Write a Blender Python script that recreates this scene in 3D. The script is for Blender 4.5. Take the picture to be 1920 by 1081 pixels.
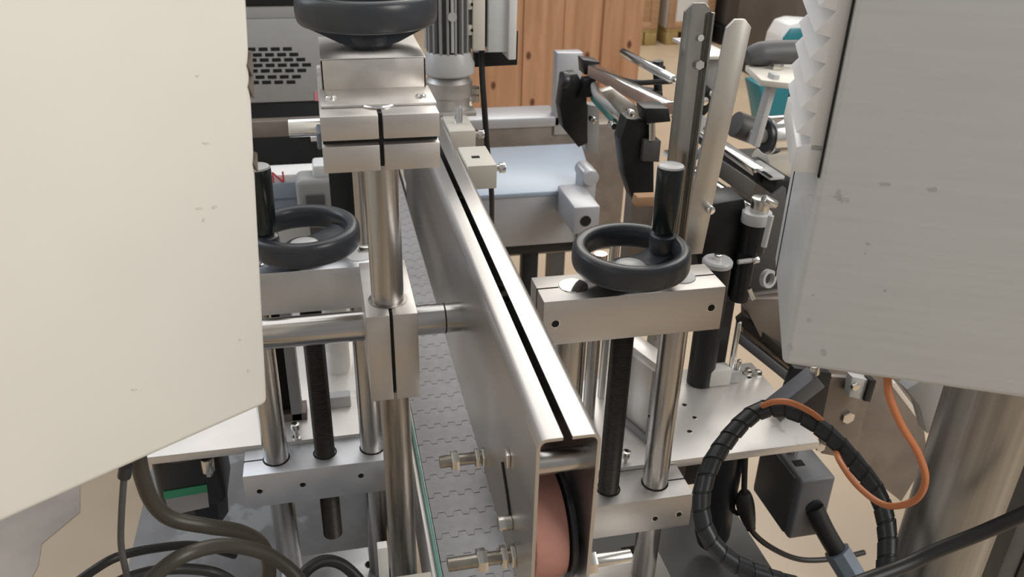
import bpy, bmesh, math, random
from mathutils import Vector, Matrix
random.seed(7)
for o in list(bpy.data.objects): bpy.data.objects.remove(o)
SC = bpy.context.scene
COL = SC.collection

# ------------------------------------------------------------------ camera
CAM = Vector((0, 0, 1.55))
YAW, PITCH, ROLL, FPX = .22731, .482207, -.0247025, 1590.0
fw = Vector((math.sin(YAW)*math.cos(PITCH), math.cos(YAW)*math.cos(PITCH), -math.sin(PITCH)))
rt0 = Vector((math.cos(YAW), -math.sin(YAW), 0)); dn0 = fw.cross(rt0)
rt = rt0*math.cos(ROLL) + dn0*math.sin(ROLL)
dn = -rt0*math.sin(ROLL) + dn0*math.cos(ROLL)
cd = bpy.data.cameras.new('camera'); cam = bpy.data.objects.new('camera', cd); COL.objects.link(cam)
up = -dn; bk = -fw
cam.matrix_world = Matrix(((rt.x, up.x, bk.x, CAM.x), (rt.y, up.y, bk.y, CAM.y), (rt.z, up.z, bk.z, CAM.z), (0, 0, 0, 1)))
cd.sensor_width = 36; cd.sensor_fit = 'HORIZONTAL'; cd.lens = FPX/1920*36
cd.clip_start = .02; cd.clip_end = 60
cd.dof.use_dof = True; cd.dof.focus_distance = .85; cd.dof.aperture_fstop = 13
SC.camera = cam

# ------------------------------------------------------------------ light
SC.view_settings.view_transform = 'Standard'; SC.view_settings.look = 'None'
SC.view_settings.gamma = 1; SC.view_settings.use_curve_mapping = False
SC.view_settings.exposure = 0.0
W = bpy.data.worlds.new('hall'); SC.world = W; W.use_nodes = True
W.node_tree.nodes['Background'].inputs[0].default_value = (1.0, .98, .96, 1)
W.node_tree.nodes['Background'].inputs[1].default_value = .29
def area(name, loc, target, sx, sy, power, col):
    l = bpy.data.lights.new(name, 'AREA'); l.shape = 'RECTANGLE'; l.size = sx; l.size_y = sy
    l.energy = power; l.color = col
    o = bpy.data.objects.new(name, l); COL.objects.link(o); o.location = loc
    d = (Vector(target) - Vector(loc)).normalized()
    o.rotation_euler = d.to_track_quat('-Z', 'Y').to_euler()
    return o
area('hall_lamp_row', (2.9, -1.2, 3.3), (.0, .8, 1.0), 2.6, 2.0, 132, (1, .965, .91))
area('hall_lamp_row', (.6, 2.6, 4.4), (.4, 1.6, .5), 6.0, 3.4, 84, (1, .98, .95))
area('hall_window', (-3.4, 2.2, 3.2), (0, 1.0, .9), 2.4, 2.4, 58, (.80, .89, 1))
area('hall_lamp_row', (2.6, 6.0, 4.4), (2.0, 5.2, 0), 4.0, 1.2, 150, (1, .95, .86))

# ------------------------------------------------------------------ helpers
def ray(u, v): return rt*((u-960)/FPX) + dn*((v-540.5)/FPX) + fw
def at(u, v, x=None, y=None, z=None):
    d = ray(u, v)
    t = (x-CAM.x)/d.x if x is not None else (y-CAM.y)/d.y if y is not None else (z-CAM.z)/d.z
    return CAM + d*t
V = Vector

class MB:
    def __init__(s): s.bm = bmesh.new()
    def _merge(s, b):
        me = bpy.data.meshes.new('tmp'); b.to_mesh(me); b.free(); s.bm.from_mesh(me); bpy.data.meshes.remove(me)
    def box(s, lo, hi, bev=.0, seg=2, M=None):
        b = bmesh.new(); bmesh.ops.create_cube(b, size=1)
        lo = V(lo); hi = V(hi)
        for q in b.verts: q.co = V([lo[i] + (q.co[i]+.5)*(hi[i]-lo[i]) for i in range(3)])
        if bev: bmesh.ops.bevel(b, geom=b.edges[:], offset=bev, segments=seg, affect='EDGES', profile=.5)
        if M: bmesh.ops.transform(b, matrix=M, verts=b.verts[:])
        s._merge(b); return s
    def cyl(s, p0, p1, r0, r1=None, seg=24, bev=0):
        p0 = V(p0); p1 = V(p1); r1 = r0 if r1 is None else r1
        b = bmesh.new(); L = (p1-p0).length
        bmesh.ops.create_cone(b, cap_ends=True, segments=seg, radius1=r0, radius2=r1, depth=L)
        if bev:
            ed = [e for e in b.edges if len(e.link_faces) == 2 and any(len(f.verts) > 4 for f in e.link_faces)]
            bmesh.ops.bevel(b, geom=ed, offset=bev, segments=2, affect='EDGES', profile=.5)
        q = (p1-p0).to_track_quat('Z', 'Y').to_matrix().to_4x4(); q.translation = (p0+p1)/2
        bmesh.ops.transform(b, matrix=q, verts=b.verts[:]); s._merge(b); return s
    def lathe(s, prof, c, axis=(0, 0, 1), seg=48, closed=False):
        b = bmesh.new(); rings = []
        for r, z in prof:
            rings.append([b.verts.new((r*math.cos(2*math.pi*i/seg), r*math.sin(2*math.pi*i/seg), z)) for i in range(seg)])
        n = len(rings)
        for k in range(n if closed else n-1):
            A = rings[k]; B = rings[(k+1) % n]
            for i in range(seg): b.faces.new((A[i], A[(i+1) % seg], B[(i+1) % seg], B[i]))
        if not closed:
            b.faces.new(rings[0][::-1]); b.faces.new(rings[-1])
        bmesh.ops.recalc_face_normals(b, faces=b.faces[:])
        q = V(axis).to_track_quat('Z', 'Y').to_matrix().to_4x4(); q.translation = V(c)
        bmesh.ops.transform(b, matrix=q, verts=b.verts[:]); s._merge(b); return s
    def prism(s, pts, off, bev=0):
        b = bmesh.new(); off = V(off)
        A = [b.verts.new(p) for p in pts]; B = [b.verts.new(V(p)+off) for p in pts]; n = len(A)
        b.faces.new(A); b.faces.new(B[::-1])
        for i in range(n): b.faces.new((A[i], B[i], B[(i+1) % n], A[(i+1) % n]))
        bmesh.ops.recalc_face_normals(b, faces=b.faces[:])
        if bev: bmesh.ops.bevel(b, geom=b.edges[:], offset=bev, segments=2, affect='EDGES', profile=.5)
        s._merge(b); return s
    def tube(s, pts, r, seg=12, sub=8, closed_ends=True, rfun=None):
        P = spline(pts, sub); b = bmesh.new(); rings = []
        t0 = (P[1]-P[0]).normalized(); nrm = t0.orthogonal().normalized()
        for i, p in enumerate(P):
            t = (P[min(i+1, len(P)-1)] - P[max(i-1, 0)]).normalized()
            nrm = (nrm - t*nrm.dot(t)).normalized(); bi = t.cross(nrm)
            rr = r if rfun is None else rfun(i/(len(P)-1))
            rings.append([b.verts.new(p + (nrm*math.cos(2*math.pi*k/seg) + bi*math.sin(2*math.pi*k/seg))*rr) for k in range(seg)])
        for A, B in zip(rings, rings[1:]):
            for k in range(seg): b.faces.new((A[k], A[(k+1) % seg], B[(k+1) % seg], B[k]))
        b.faces.new(rings[0][::-1]); b.faces.new(rings[-1])
        bmesh.ops.recalc_face_normals(b, faces=b.faces[:]); s._merge(b); return s
    def build(s, name, mat, parent=None, smooth=True, label=None):
        me = bpy.data.meshes.new(name)
        if parent is not None:
            bmesh.ops.translate(s.bm, verts=s.bm.verts[:], vec=-wloc(parent))
        s.bm.to_mesh(me); s.bm.free()
        if smooth:
            for p in me.polygons: p.use_smooth = True
            me.set_sharp_from_angle(angle=math.radians(35))
        me.materials.append(MAT[mat])
        o = bpy.data.objects.new(name, me); COL.objects.link(o)
        if parent is not None: o.parent = parent
        if label: o['label'] = label
        return o
def wloc(o):
    l = V((0, 0, 0))
    while o is not None: l += V(o.location); o = o.parent
    return l
def spline(pts, sub=8):
    pts = [V(p) for p in pts]
    if len(pts) == 2: return pts
    out = []
    for i in range(len(pts)-1):
        p0 = pts[max(i-1, 0)]; p1 = pts[i]; p2 = pts[i+1]; p3 = pts[min(i+2, len(pts)-1)]
        for k in range(sub):
            t = k/sub
            out.append(.5*((2*p1) + (p2-p0)*t + (2*p0-5*p1+4*p2-p3)*t*t + (3*p1-p0-3*p2+p3)*t*t*t))
    out.append(pts[-1]); return out
def tag(o, label, cat, group=None, kind=None):
    o['label'] = label; o['category'] = cat
    if group: o['group'] = group
    if kind: o['kind'] = kind
    return o
def thing(name, label, cat, loc, group=None):
    o = bpy.data.objects.new(name, None); o.empty_display_size = .05; COL.objects.link(o); o.location = loc
    return tag(o, label, cat, group)
def struct(o): o['kind'] = 'structure'; return o
def copy_part(src, delta, parent):
    c = src.copy(); COL.objects.link(c); c.parent = parent; c.location = V(src.location) + V(delta); return c
def pix(poly, **k): return [at(u, v, **k) for u, v in poly]
def rotz(c, a): return Matrix.Translation(V(c)) @ Matrix.Rotation(a, 4, 'Z') @ Matrix.Translation(-V(c))

# ------------------------------------------------------------------ materials
MAT = {}
def mat(name, col, metal=0, rough=.5, var=.0, scale=(20, 20, 20), bump=0, col2=None, rvar=0, detail=4, coat=0, spec=.5, patch=None):
    m = bpy.data.materials.new(name); m.use_nodes = True; MAT[name] = m
    N = m.node_tree.nodes; L = m.node_tree.links; b = N['Principled BSDF']
    b.inputs['Metallic'].default_value = metal; b.inputs['Roughness'].default_value = rough
    b.inputs['Specular IOR Level'].default_value = spec
    b.inputs['Coat Weight'].default_value = coat
    c = (*col, 1); b.inputs['Base Color'].default_value = c
    if var or col2 or bump or rvar:
        tc = N.new('ShaderNodeTexCoord'); mp = N.new('ShaderNodeMapping'); mp.inputs['Scale'].default_value = scale
        nz = N.new('ShaderNodeTexNoise'); nz.inputs['Scale'].default_value = 1; nz.inputs['Detail'].default_value = detail
        L.new(tc.outputs['Object'], mp.inputs[0]); L.new(mp.outputs[0], nz.inputs['Vector'])
        if var or col2:
            rp = N.new('ShaderNodeValToRGB'); rp.color_ramp.elements[0].position = .32; rp.color_ramp.elements[1].position = .68
            c2 = col2 or tuple(x*(1-var) for x in col)
            rp.color_ramp.elements[0].color = (*c2, 1); rp.color_ramp.elements[1].color = c
            L.new(nz.outputs['Fac'], rp.inputs[0]); L.new(rp.outputs[0], b.inputs['Base Color'])
            if patch:  # stains with a shape of their own: (colour, scale, threshold)
                n2 = N.new('ShaderNodeTexNoise'); n2.inputs['Scale'].default_value = patch[1]; n2.inputs['Detail'].default_value = 6
                L.new(tc.outputs['Object'], n2.inputs['Vector'])
                r2 = N.new('ShaderNodeValToRGB'); r2.color_ramp.elements[0].position = patch[2]; r2.color_ramp.elements[1].position = patch[2]+.04
                L.new(n2.outputs['Fac'], r2.inputs[0])
                mx = N.new('ShaderNodeMix'); mx.data_type = 'RGBA'; mx.inputs[7].default_value = (*patch[0], 1)
                L.new(r2.outputs[0], mx.inputs[0]); L.new(rp.outputs[0], mx.inputs[6]); L.new(mx.outputs[2], b.inputs['Base Color'])
        if rvar:
            mr = N.new('ShaderNodeMapRange'); mr.inputs[1].default_value = .3; mr.inputs[2].default_value = .7
            mr.inputs[3].default_value = rough-rvar; mr.inputs[4].default_value = rough+rvar
            L.new(nz.outputs['Fac'], mr.inputs[0]); L.new(mr.outputs[0], b.inputs['Roughness'])
        if bump:
            bp = N.new('ShaderNodeBump'); bp.inputs['Strength'].default_value = bump; bp.inputs['Distance'].default_value = .001
            L.new(nz.outputs['Fac'], bp.inputs['Height']); L.new(bp.outputs[0], b.inputs['Normal'])
    return m
mat('cabinet_paint_lit', (.775, .755, .695), 0, .42, var=.03, scale=(12, 12, 12), bump=.05, patch=((.62, .58, .5), 17, .735))  # cabinet paint with the warm light on the left one put into its colour
mat('grey_and_shaded_paint', (.70, .72, .73), 0, .38, var=.05, scale=(9, 9, 200), bump=.05, patch=((.36, .36, .35), 22, .735))  # same cabinet paint with shade put into its colour; plain grey on small parts
mat('scuff_grey', (.46, .46, .46), 0, .6)
mat('scuff_cream', (.64, .615, .55), 0, .6)
mat('grey_paint_dark', (.33, .33, .33), 0, .45, var=.06)
mat('alu', (.63, .605, .585), 1, .46, var=.07, scale=(14, 60, 60), bump=.06, rvar=.06)
mat('alu_bluish_light', (.74, .76, .80), 1, .46, var=.10, scale=(30, 30, 30), bump=.05, rvar=.06)  # same aluminium, bluish light on the left side put into its colour
mat('sheet_steel', (.72, .69, .66), 1, .42, var=.08, scale=(60, 4, 60), rvar=.05)
mat('rail_steel', (.58, .565, .56), 1, .37, var=.08, scale=(14, 1.5, 14), rvar=.05)
mat('shaft', (.60, .58, .555), 1, .27, var=.38, scale=(150, 150, 3), rvar=.07)
mat('shaft_x', (.62, .60, .58), 1, .20, var=.25, scale=(4, 110, 110), rvar=.05)
mat('shaft_dirty', (.44, .41, .38), 1, .36, col2=(.17, .155, .135), scale=(110, 110, 9), rvar=.08)
mat('post_steel', (.50, .49, .47), .85, .40, var=.45, scale=(70, 70, 1.5), rvar=.06)
mat('chrome', (.85, .85, .85), 1, .12)
mat('bolt', (.72, .70, .66), 1, .24, var=.1)
mat('bolt_brass', (.48, .44, .38), 1, .3, var=.3, scale=(90, 90, 90))
mat('thread', (.055, .048, .042), .5, .45, var=.3, scale=(80, 80, 200))
mat('black_plastic', (.024, .027, .032), 0, .36, var=.2, scale=(60, 60, 60), bump=.08)
mat('wheel_plastic', (.042, .047, .057), 0, .33, var=.25, scale=(30, 30, 30), bump=.05)
mat('handle_gloss', (.010, .016, .015), 0, .16)
mat('light_cap', (.50, .50, .50), 0, .35)
mat('black_metal', (.014, .015, .017), .2, .42, var=.2)
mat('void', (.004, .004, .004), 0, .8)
mat('dark_grey', (.085, .083, .082), 0, .5, var=.15, scale=(14, 14, 14), bump=.05)
mat('base_grey', (.24, .24, .245), 0, .5, var=.22, scale=(26, 26, 26), bump=.1, patch=((.32, .33, .34), 9, .56))
mat('link', (.27, .265, .28), .12, .40, var=.22, scale=(40, 40, 40), bump=.12)
mat('pink_rubber', (.55, .27, .215), 0, .75, var=.14, scale=(50, 12, 50), bump=.25)
mat('green_strip', (.10, .26, .22), 0, .14, var=.3, scale=(4, 14, 4), spec=.8)
mat('rubber', (.022, .022, .022), 0, .45, var=.2, bump=.06)
mat('rubber_brown', (.052, .046, .036), 0, .42, var=.2, bump=.06)
mat('rubber_grey', (.075, .075, .078), 0, .5)
mat('spiral', (.026, .030, .034), 0, .35, var=.2)
mat('orange', (.70, .25, .105), 0, .42, var=.1)
mat('junction', (.15, .155, .17), 0, .42, var=.1)
mat('blue_grey', (.17, .21, .26), 0, .42)
mat('white_plate', (.80, .77, .74), .55, .36, var=.10, scale=(16, 16, 16), bump=.05, patch=((.52, .48, .44), 11, .66))
mat('white_plastic', (.78, .76, .72), 0, .45)
mat('cream_block', (.74, .70, .62), 0, .5)
mat('hood', (.42, .43, .46), .35, .40, var=.05, scale=(10, 10, 10))
mat('brown_steel', (.26, .225, .20), .55, .42, var=.25, scale=(18, 18, 18))
mat('rail_brown', (.42, .30, .25), .4, .4, var=.2)
mat('teal', (.02, .20, .25), 0, .35)
mat('white_gloss', (.82, .82, .82), 0, .3)
mat('pale_blue', (.31, .37, .455), 0, .35)  # blue panel paint; also the cool light coloured onto the hood top
mat('red_paint', (.62, .07, .09), 0, .5)
mat('pink_sticker', (.60, .24, .28), 0, .6)
mat('green_label', (.05, .33, .17), 0, .4)
mat('label_white', (.42, .42, .42), 0, .4, var=.2)
mat('acrylic_dark', (.40, .38, .35), .85, .12, var=.35, scale=(30, 30, 8))
mat('strip_alu', (.66, .63, .58), .85, .38, var=.2, scale=(20, 20, 8), patch=((.40, .34, .27), 9, .62))
mat('pallet_wood', (.42, .30, .12), 0, .7, var=.25)
mat('box_wood', (.50, .30, .17), 0, .65, var=.2, scale=(4, 4, 40))
mat('far_dark', (.14, .12, .11), 0, .6, var=.3, scale=(2, 2, 2))
def floor_mat():
    m = mat('floor', (.56, .445, .325), 0, .42, col2=(.46, .355, .25), scale=(1.6, 1.6, 1.6), detail=6, bump=.1)
    m = mat('floor_patch', (.46, .40, .35), 0, .5, var=.25, scale=(5, 5, 5), detail=6)
floor_mat()
def wood():
    m = bpy.data.materials.new('pine'); m.use_nodes = True; MAT['pine'] = m
    N = m.node_tree.nodes; L = m.node_tree.links; b = N['Principled BSDF']; b.inputs['Roughness'].default_value = .6
    tc = N.new('ShaderNodeTexCoord'); oi = N.new('ShaderNodeObjectInfo')
    ad = N.new('ShaderNodeVectorMath'); ad.operation = 'ADD'
    L.new(tc.outputs['Object'], ad.inputs[0])
    sc = N.new('ShaderNodeVectorMath'); sc.operation = 'SCALE'; sc.inputs[0].default_value = (7, 3, 5)
    L.new(oi.outputs['Random'], sc.inputs['Scale']); L.new(sc.outputs[0], ad.inputs[1])
    mp = N.new('ShaderNodeMapping'); mp.inputs['Scale'].default_value = (16, 16, 1.3); L.new(ad.outputs[0], mp.inputs[0])
    nz = N.new('ShaderNodeTexNoise'); nz.inputs['Scale'].default_value = 1; nz.inputs['Detail'].default_value = 5; nz.inputs['Distortion'].default_value = .8
    L.new(mp.outputs[0], nz.inputs['Vector'])
    rp = N.new('ShaderNodeValToRGB'); rp.color_ramp.elements[0].position = .3; rp.color_ramp.elements[1].position = .7
    rp.color_ramp.elements[0].color = (.40, .195, .10, 1); rp.color_ramp.elements[1].color = (.57, .32, .18, 1)
    L.new(nz.outputs['Fac'], rp.inputs[0])
    sx_ = N.new('ShaderNodeSeparateXYZ'); L.new(ad.outputs[0], sx_.inputs[0]); cx_ = N.new('ShaderNodeCombineXYZ'); L.new(sx_.outputs[0], cx_.inputs[0]); L.new(sx_.outputs[2], cx_.inputs[1])
    m2 = N.new('ShaderNodeMapping'); m2.inputs['Scale'].default_value = (6.0, 3.6, 1); L.new(cx_.outputs[0], m2.inputs[0])
    vo = N.new('ShaderNodeTexVoronoi'); vo.inputs['Scale'].default_value = 1; vo.voronoi_dimensions = '2D'; L.new(m2.outputs[0], vo.inputs['Vector'])
    r2 = N.new('ShaderNodeValToRGB'); r2.color_ramp.elements[0].position = .05; r2.color_ramp.elements[1].position = .10
    r2.color_ramp.elements[0].color = (1, 1, 1, 1); r2.color_ramp.elements[1].color = (0, 0, 0, 1)
    L.new(vo.outputs['Distance'], r2.inputs[0])
    mx = N.new('ShaderNodeMix'); mx.data_type = 'RGBA'; mx.inputs[7].default_value = (.13, .045, .018, 1)
    L.new(r2.outputs[0], mx.inputs[0]); L.new(rp.outputs[0], mx.inputs[6]); L.new(mx.outputs[2], b.inputs['Base Color'])
wood()

# ------------------------------------------------------------------ the hall
struct(MB().box((-6, -4, -.1), (9, 12, 0)).build('floor', 'floor'))
fl_ = bpy.data.objects['floor']
MB().prism([at(u, v, z=0) for u, v in ((-120, 1000), (150, 900), (150, 960), (78, 1020), (72, 1060), (40, 1120), (-150, 1130))], (0, 0, .0015)).build('worn_patch', 'floor_patch', fl_)
struct(MB().box((-6, 11.5, 0), (9, 11.7, 3.2)).build('wall_back', 'far_dark'))

def bolt_head(mb, p, d, r, h, hexa=True):
    p = V(p); d = V(d).normalized(); mb.cyl(p, p+d*h, r, seg=6 if hexa else 20, bev=r*.12); return mb
def hole(name, p, d, r, parent, depth=.001):
    # dark drilled hole with a thin bright chamfer ring
    p = V(p); d = V(d).normalized()
    MB().lathe([(r*1.22, -.0003), (r*1.22, .0003), (r*.98, .0005), (r*.98, -.0003)], p, d, 20, closed=True).build(name+'_rim', 'bolt', parent)
    return MB().cyl(p - d*.0005, p + d*.00025, r, seg=20).build(name, 'void', parent)

# ------------------------------------------------------------------ conveyor
XC = .134; ZB = .79
conv = thing('conveyor', 'grey slat-chain conveyor running under the steel hold-down rail', 'conveyor', (XC, 1.1, 0))
MB().box((XC-.041, .30, .745), (XC+.041, 2.3, ZB-.006)).build('bed', 'void', conv)
for sx in (-1, 1):
    a, b_ = sorted((XC+sx*.0475, XC+sx*.0535))
    MB().box((a, .30, .66), (b_, 2.3, ZB-.004), .001).build('side_frame', 'sheet_steel', conv)
MB().box((XC-.0475, .30, ZB-.012), (XC-.0425, 2.3, ZB+.004), .001).build('wear_strip', 'green_strip', conv, label='glossy green wear strip along the chain')
for yy in (.5, 1.2, 2.0):
    MB().box((XC-.05, yy-.03, .60), (XC+.05, yy+.03, .70), .002).build('cross_member', 'grey_paint_dark', conv)
for yy in (1.3, 2.1):
    for sx in (-1, 1):
        MB().box((XC+sx*.045-.018, yy-.018, 0), (XC+sx*.045+.018, yy+.018, .66), .002).build('leg', 'grey_paint_dark', conv)
PITCHL = .0375
def link_mesh():
    hw = .0412; g = .0006; t = .0085; n = 4; pts = []
    cw = 2*hw/n
    def edge(y0, sh):
        e = []
        for k in range(n):
            xa = -hw+k*cw
            for (fx, dy) in ((0, 0), (.30, 0), (.40, sh), (.82, sh), (.92, 0)):
                e.append((xa+fx*cw, y0+dy))
        e.append((hw, y0)); return e
    A = edge(g, .0085); B = edge(PITCHL-g, .0085)
    return [(x, y, 0) for x, y in A] + [(x, y, 0) for x, y in B[::-1]]
lk = MB().prism([(XC+x, .33+y, ZB-.006) for x, y, z in link_mesh()], (0, 0, .006)).build('chain_link', 'link', conv)
for k in range(1, 52):
    copy_part(lk, (0, k*PITCHL, 0), conv)

# ------------------------------------------------------------------ hold-down rail with foam belt
ZT = 1.2014; YF = .4345; XL = .120; XR = .1651; YE = 1.30; ZBT = 1.030
rail = thing('hold_down_rail', 'long stainless hold-down rail of two angled channels above the conveyor', 'machine rail', (.142, .87, ZBT))
def channel(xo, xi, sgn, zb, fl):
    # profile in x/z: side plate, rounded corner, top flange
    t = .0026; r = .0075; P = []
    P.append((xo, zb)); 
    for k in range(7):
        a = math.pi - k*math.pi/12 if sgn > 0 else k*math.pi/12
        P.append((xo+sgn*r + r*math.cos(a), ZT-r+r*math.sin(a)))
    P.append((fl, ZT)); P.append((fl, ZT-t))
    ri = r-t
    for k in range(6, -1, -1):
        a = math.pi - k*math.pi/12 if sgn > 0 else k*math.pi/12
        P.append((xo+sgn*r + ri*math.cos(a), ZT-r+ri*math.sin(a)))
    P.append((xo+sgn*t, zb))
    return MB().prism([(x, YF, z) for x, z in P], (0, YE-YF, 0))
channel(XL, 0, 1, ZBT, .1381).build('left_channel', 'rail_steel', rail)
channel(XR, 0, -1, ZBT, .1445).build('right_channel', 'rail_steel', rail)
for yy in (.462, .72, .98, 1.24):
    MB().cyl((XL+.002, yy, 1.159), (XR-.002, yy, 1.159), .0088, seg=28).build('spacer', 'shaft_x', rail)
AX = (.486, 1.078)
MB().box((XL+.003, .56, 1.126), (XR-.003, YE-.01, 1.131)).build('slot_shade_strip', 'black_metal', rail)  # added black strip, stands for the shade inside the slot
# foam belt on its rollers: a long loop
mb = MB(); loop = []; R_ = .041
for k in range(17):
    a = math.pi/2 + math.pi*k/16; loop.append((AX[0]+R_*math.cos(a), AX[1]+R_*math.sin(a)))
for k in range(17):
    a = -math.pi/2 + math.pi*k/16; loop.append((1.22+R_*math.cos(a), AX[1]+R_*math.sin(a)))
mb.prism([(.1265, y, z) for y, z in loop], (.0265, 0, 0), .0025).build('foam_belt', 'pink_rubber', rail, label='worn pink foam drive belt')
MB().cyl((.1545, AX[0], AX[1]), (.159, AX[0], AX[1]), .043, seg=40, bev=.001).build('roller_flange', 'black_plastic', rail)
MB().cyl((XL-.002, AX[0], AX[1]-.03), (XR+.002, AX[0], AX[1]-.03), .006).build('axle', 'bolt', rail)
def stud(x0, x1, y, z, parent, r=.0055, nuts=((.15, .008),), m='bolt_brass'):
    MB().cyl((x0, y, z), (x1, y, z), r, seg=20, bev=.0008).build('stud', m, parent)
    for f_, h in nuts:
        xx = x0+(x1-x0)*f_; s = 1 if x1 > x0 else -1
        MB().cyl((xx, y, z), (xx+s*h, y, z), r*1.75, seg=6, bev=.0008).build('nut', 'bolt', parent)
stud(XL, .078, .616, 1.044, rail, nuts=((.0, .003), (.12, .004), (.58, .007)))
stud(XL, .066, .486, 1.0485, rail, nuts=((.0, .004), (.12, .005), (.42, .008)))
stud(XR, .212, .47, 1.046, rail, nuts=((.0, .006), (.2, .008)), m='bolt')
MB().cyl((XL, .500, 1.070), (XL-.011, .500, 1.070), .0065, seg=24, bev=.001).build('cap_nut', 'bolt', rail)
MB().box((XL-.0035, .508, 1.118), (XL, .517, 1.131), .001).build('clip', 'bolt', rail)
MB().tube([(XL-.001, .535, 1.103), (XL-.001, .512, 1.085), (XL-.001, .50, 1.072)], .001, 6).build('scratch_wire', 'black_metal', rail)
# far brackets fixed to the right channel
for i, (u0, v0, u1, v1) in enumerate(((868, 293, 932, 329), (832, 228, 892, 264))):
    a = at(u1, v0+20, z=ZT-.002); y0 = a.y; x1 = a.x
    p = thing('guide_bracket', 'cream guide bracket on the hold-down rail, ' + ('with a square hole, beside the black motor cable' if i == 0 else 'carrying an upright steel pin'), 'bracket', (XR, y0, ZT-.03))
    mb = MB().box((XR, y0, ZT-.030), (x1, y0+.075, ZT+.001), .0015); mb.build('arm', 'cream_block', p)
    MB().cyl((x1, y0+.03, ZT-.014), (x1+.012, y0+.03, ZT-.014), .004, seg=12).build('screw', 'bolt', p)
    MB().cyl((x1+.009, y0+.03, ZT-.014), (x1+.017, y0+.03, ZT-.014), .0065, seg=16, bev=.001).build('screw_knob', 'chrome', p)
    if i: MB().cyl((x1-.018, y0+.035, ZT-.075), (x1-.018, y0+.035, ZT+.025), .0055, seg=16, bev=.001).build('pin', 'chrome', p)
    else: MB().box((x1-.026, y0+.028, ZT+.0005), (x1-.016, y0+.036, ZT+.0014)).build('square_hole', 'void', p)

# ------------------------------------------------------------------ handwheels
def handwheel(parent, c, ang, R0=.0625, hub_z=-.030, handle=True, spokes=(0, math.pi), sub_mat='wheel_plastic'):
    c = V(c); x, y, z = c
    base = MB()
    prof = []
    ro, ri, h = R0, R0-.0155, .0135
    for k in range(28):     # rounded section
        a = 2*math.pi*k/28; n = 3.2
        cx = (ro+ri)/2; rx = (ro-ri)/2
        ca, sa = math.cos(a), math.sin(a)
        px = math.copysign(abs(ca)**(2/n), ca)*rx; pz = math.copysign(abs(sa)**(2/n), sa)*h
        if pz < 0 and px < 0: px *= .8
        prof.append((cx+px, pz))
    base.lathe(prof, c, seg=72, closed=True)
    w = base.build('handwheel', sub_mat, parent)
    hb = MB().lathe([(.020, hub_z), (.0245, hub_z+.006), (.0245, hub_z+.012), (.021, hub_z+.019), (.0, hub_z+.019)][:4], c, seg=40)
    for s in spokes:
        a = ang+s; d = V((math.cos(a), math.sin(a), 0)); n = V((-d.y, d.x, 0))
        # conical web from hub to rim
        st = [(.010, hub_z+.004, hub_z+.018, .021), (.026, hub_z+.008, hub_z+.020, .0185), (.044, -.019, -.006, .0185), (R0-.008, -.0125, .002, .022)]
        b = bmesh.new(); rings = []
        for rr, z0, z1, wv in st:
            rings.append([b.verts.new(c+d*rr+n*wv*sn+V((0, 0, zz))) for sn, zz in ((-1, z0), (1, z0), (.82, z1), (-.82, z1))])
        for A, B in zip(rings, rings[1:]):
            for k in range(4): b.faces.new((A[k], A[(k+1) % 4], B[(k+1) % 4], B[k]))
        b.faces.new(rings[0][::-1]); b.faces.new(rings[-1]); bmesh.ops.recalc_face_normals(b, faces=b.faces[:]); hb._merge(b)
    hb.build('spoke_hub', sub_mat, w)
    MB().lathe([(.0155, hub_z+.018), (.0155, hub_z+.0205), (.012, hub_z+.0222), (.002, hub_z+.0228)], c, seg=32).build('hub_cap', 'light_cap', w)
    if handle:
        d = V((math.cos(ang), math.sin(ang), 0)); hc = c+d*(R0-.016)
        MB().lathe([(.0125, -.008), (.0155, .004), (.0145, .013), (.010, .016)], hc, seg=32).build('boss', sub_mat, w)
        MB().lathe([(.0105, .0155), (.0128, .0185), (.0140, .050), (.0145, .086), (.0140, .0895)], hc, seg=36).build('grip', 'handle_gloss', w, label='glossy black turning grip')
        MB().lathe([(.0140, .0893), (.0130, .0912), (.0105, .0920), (.002, .0920)], hc, seg=36).build('grip_cap', 'light_cap', w)
    return w

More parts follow.
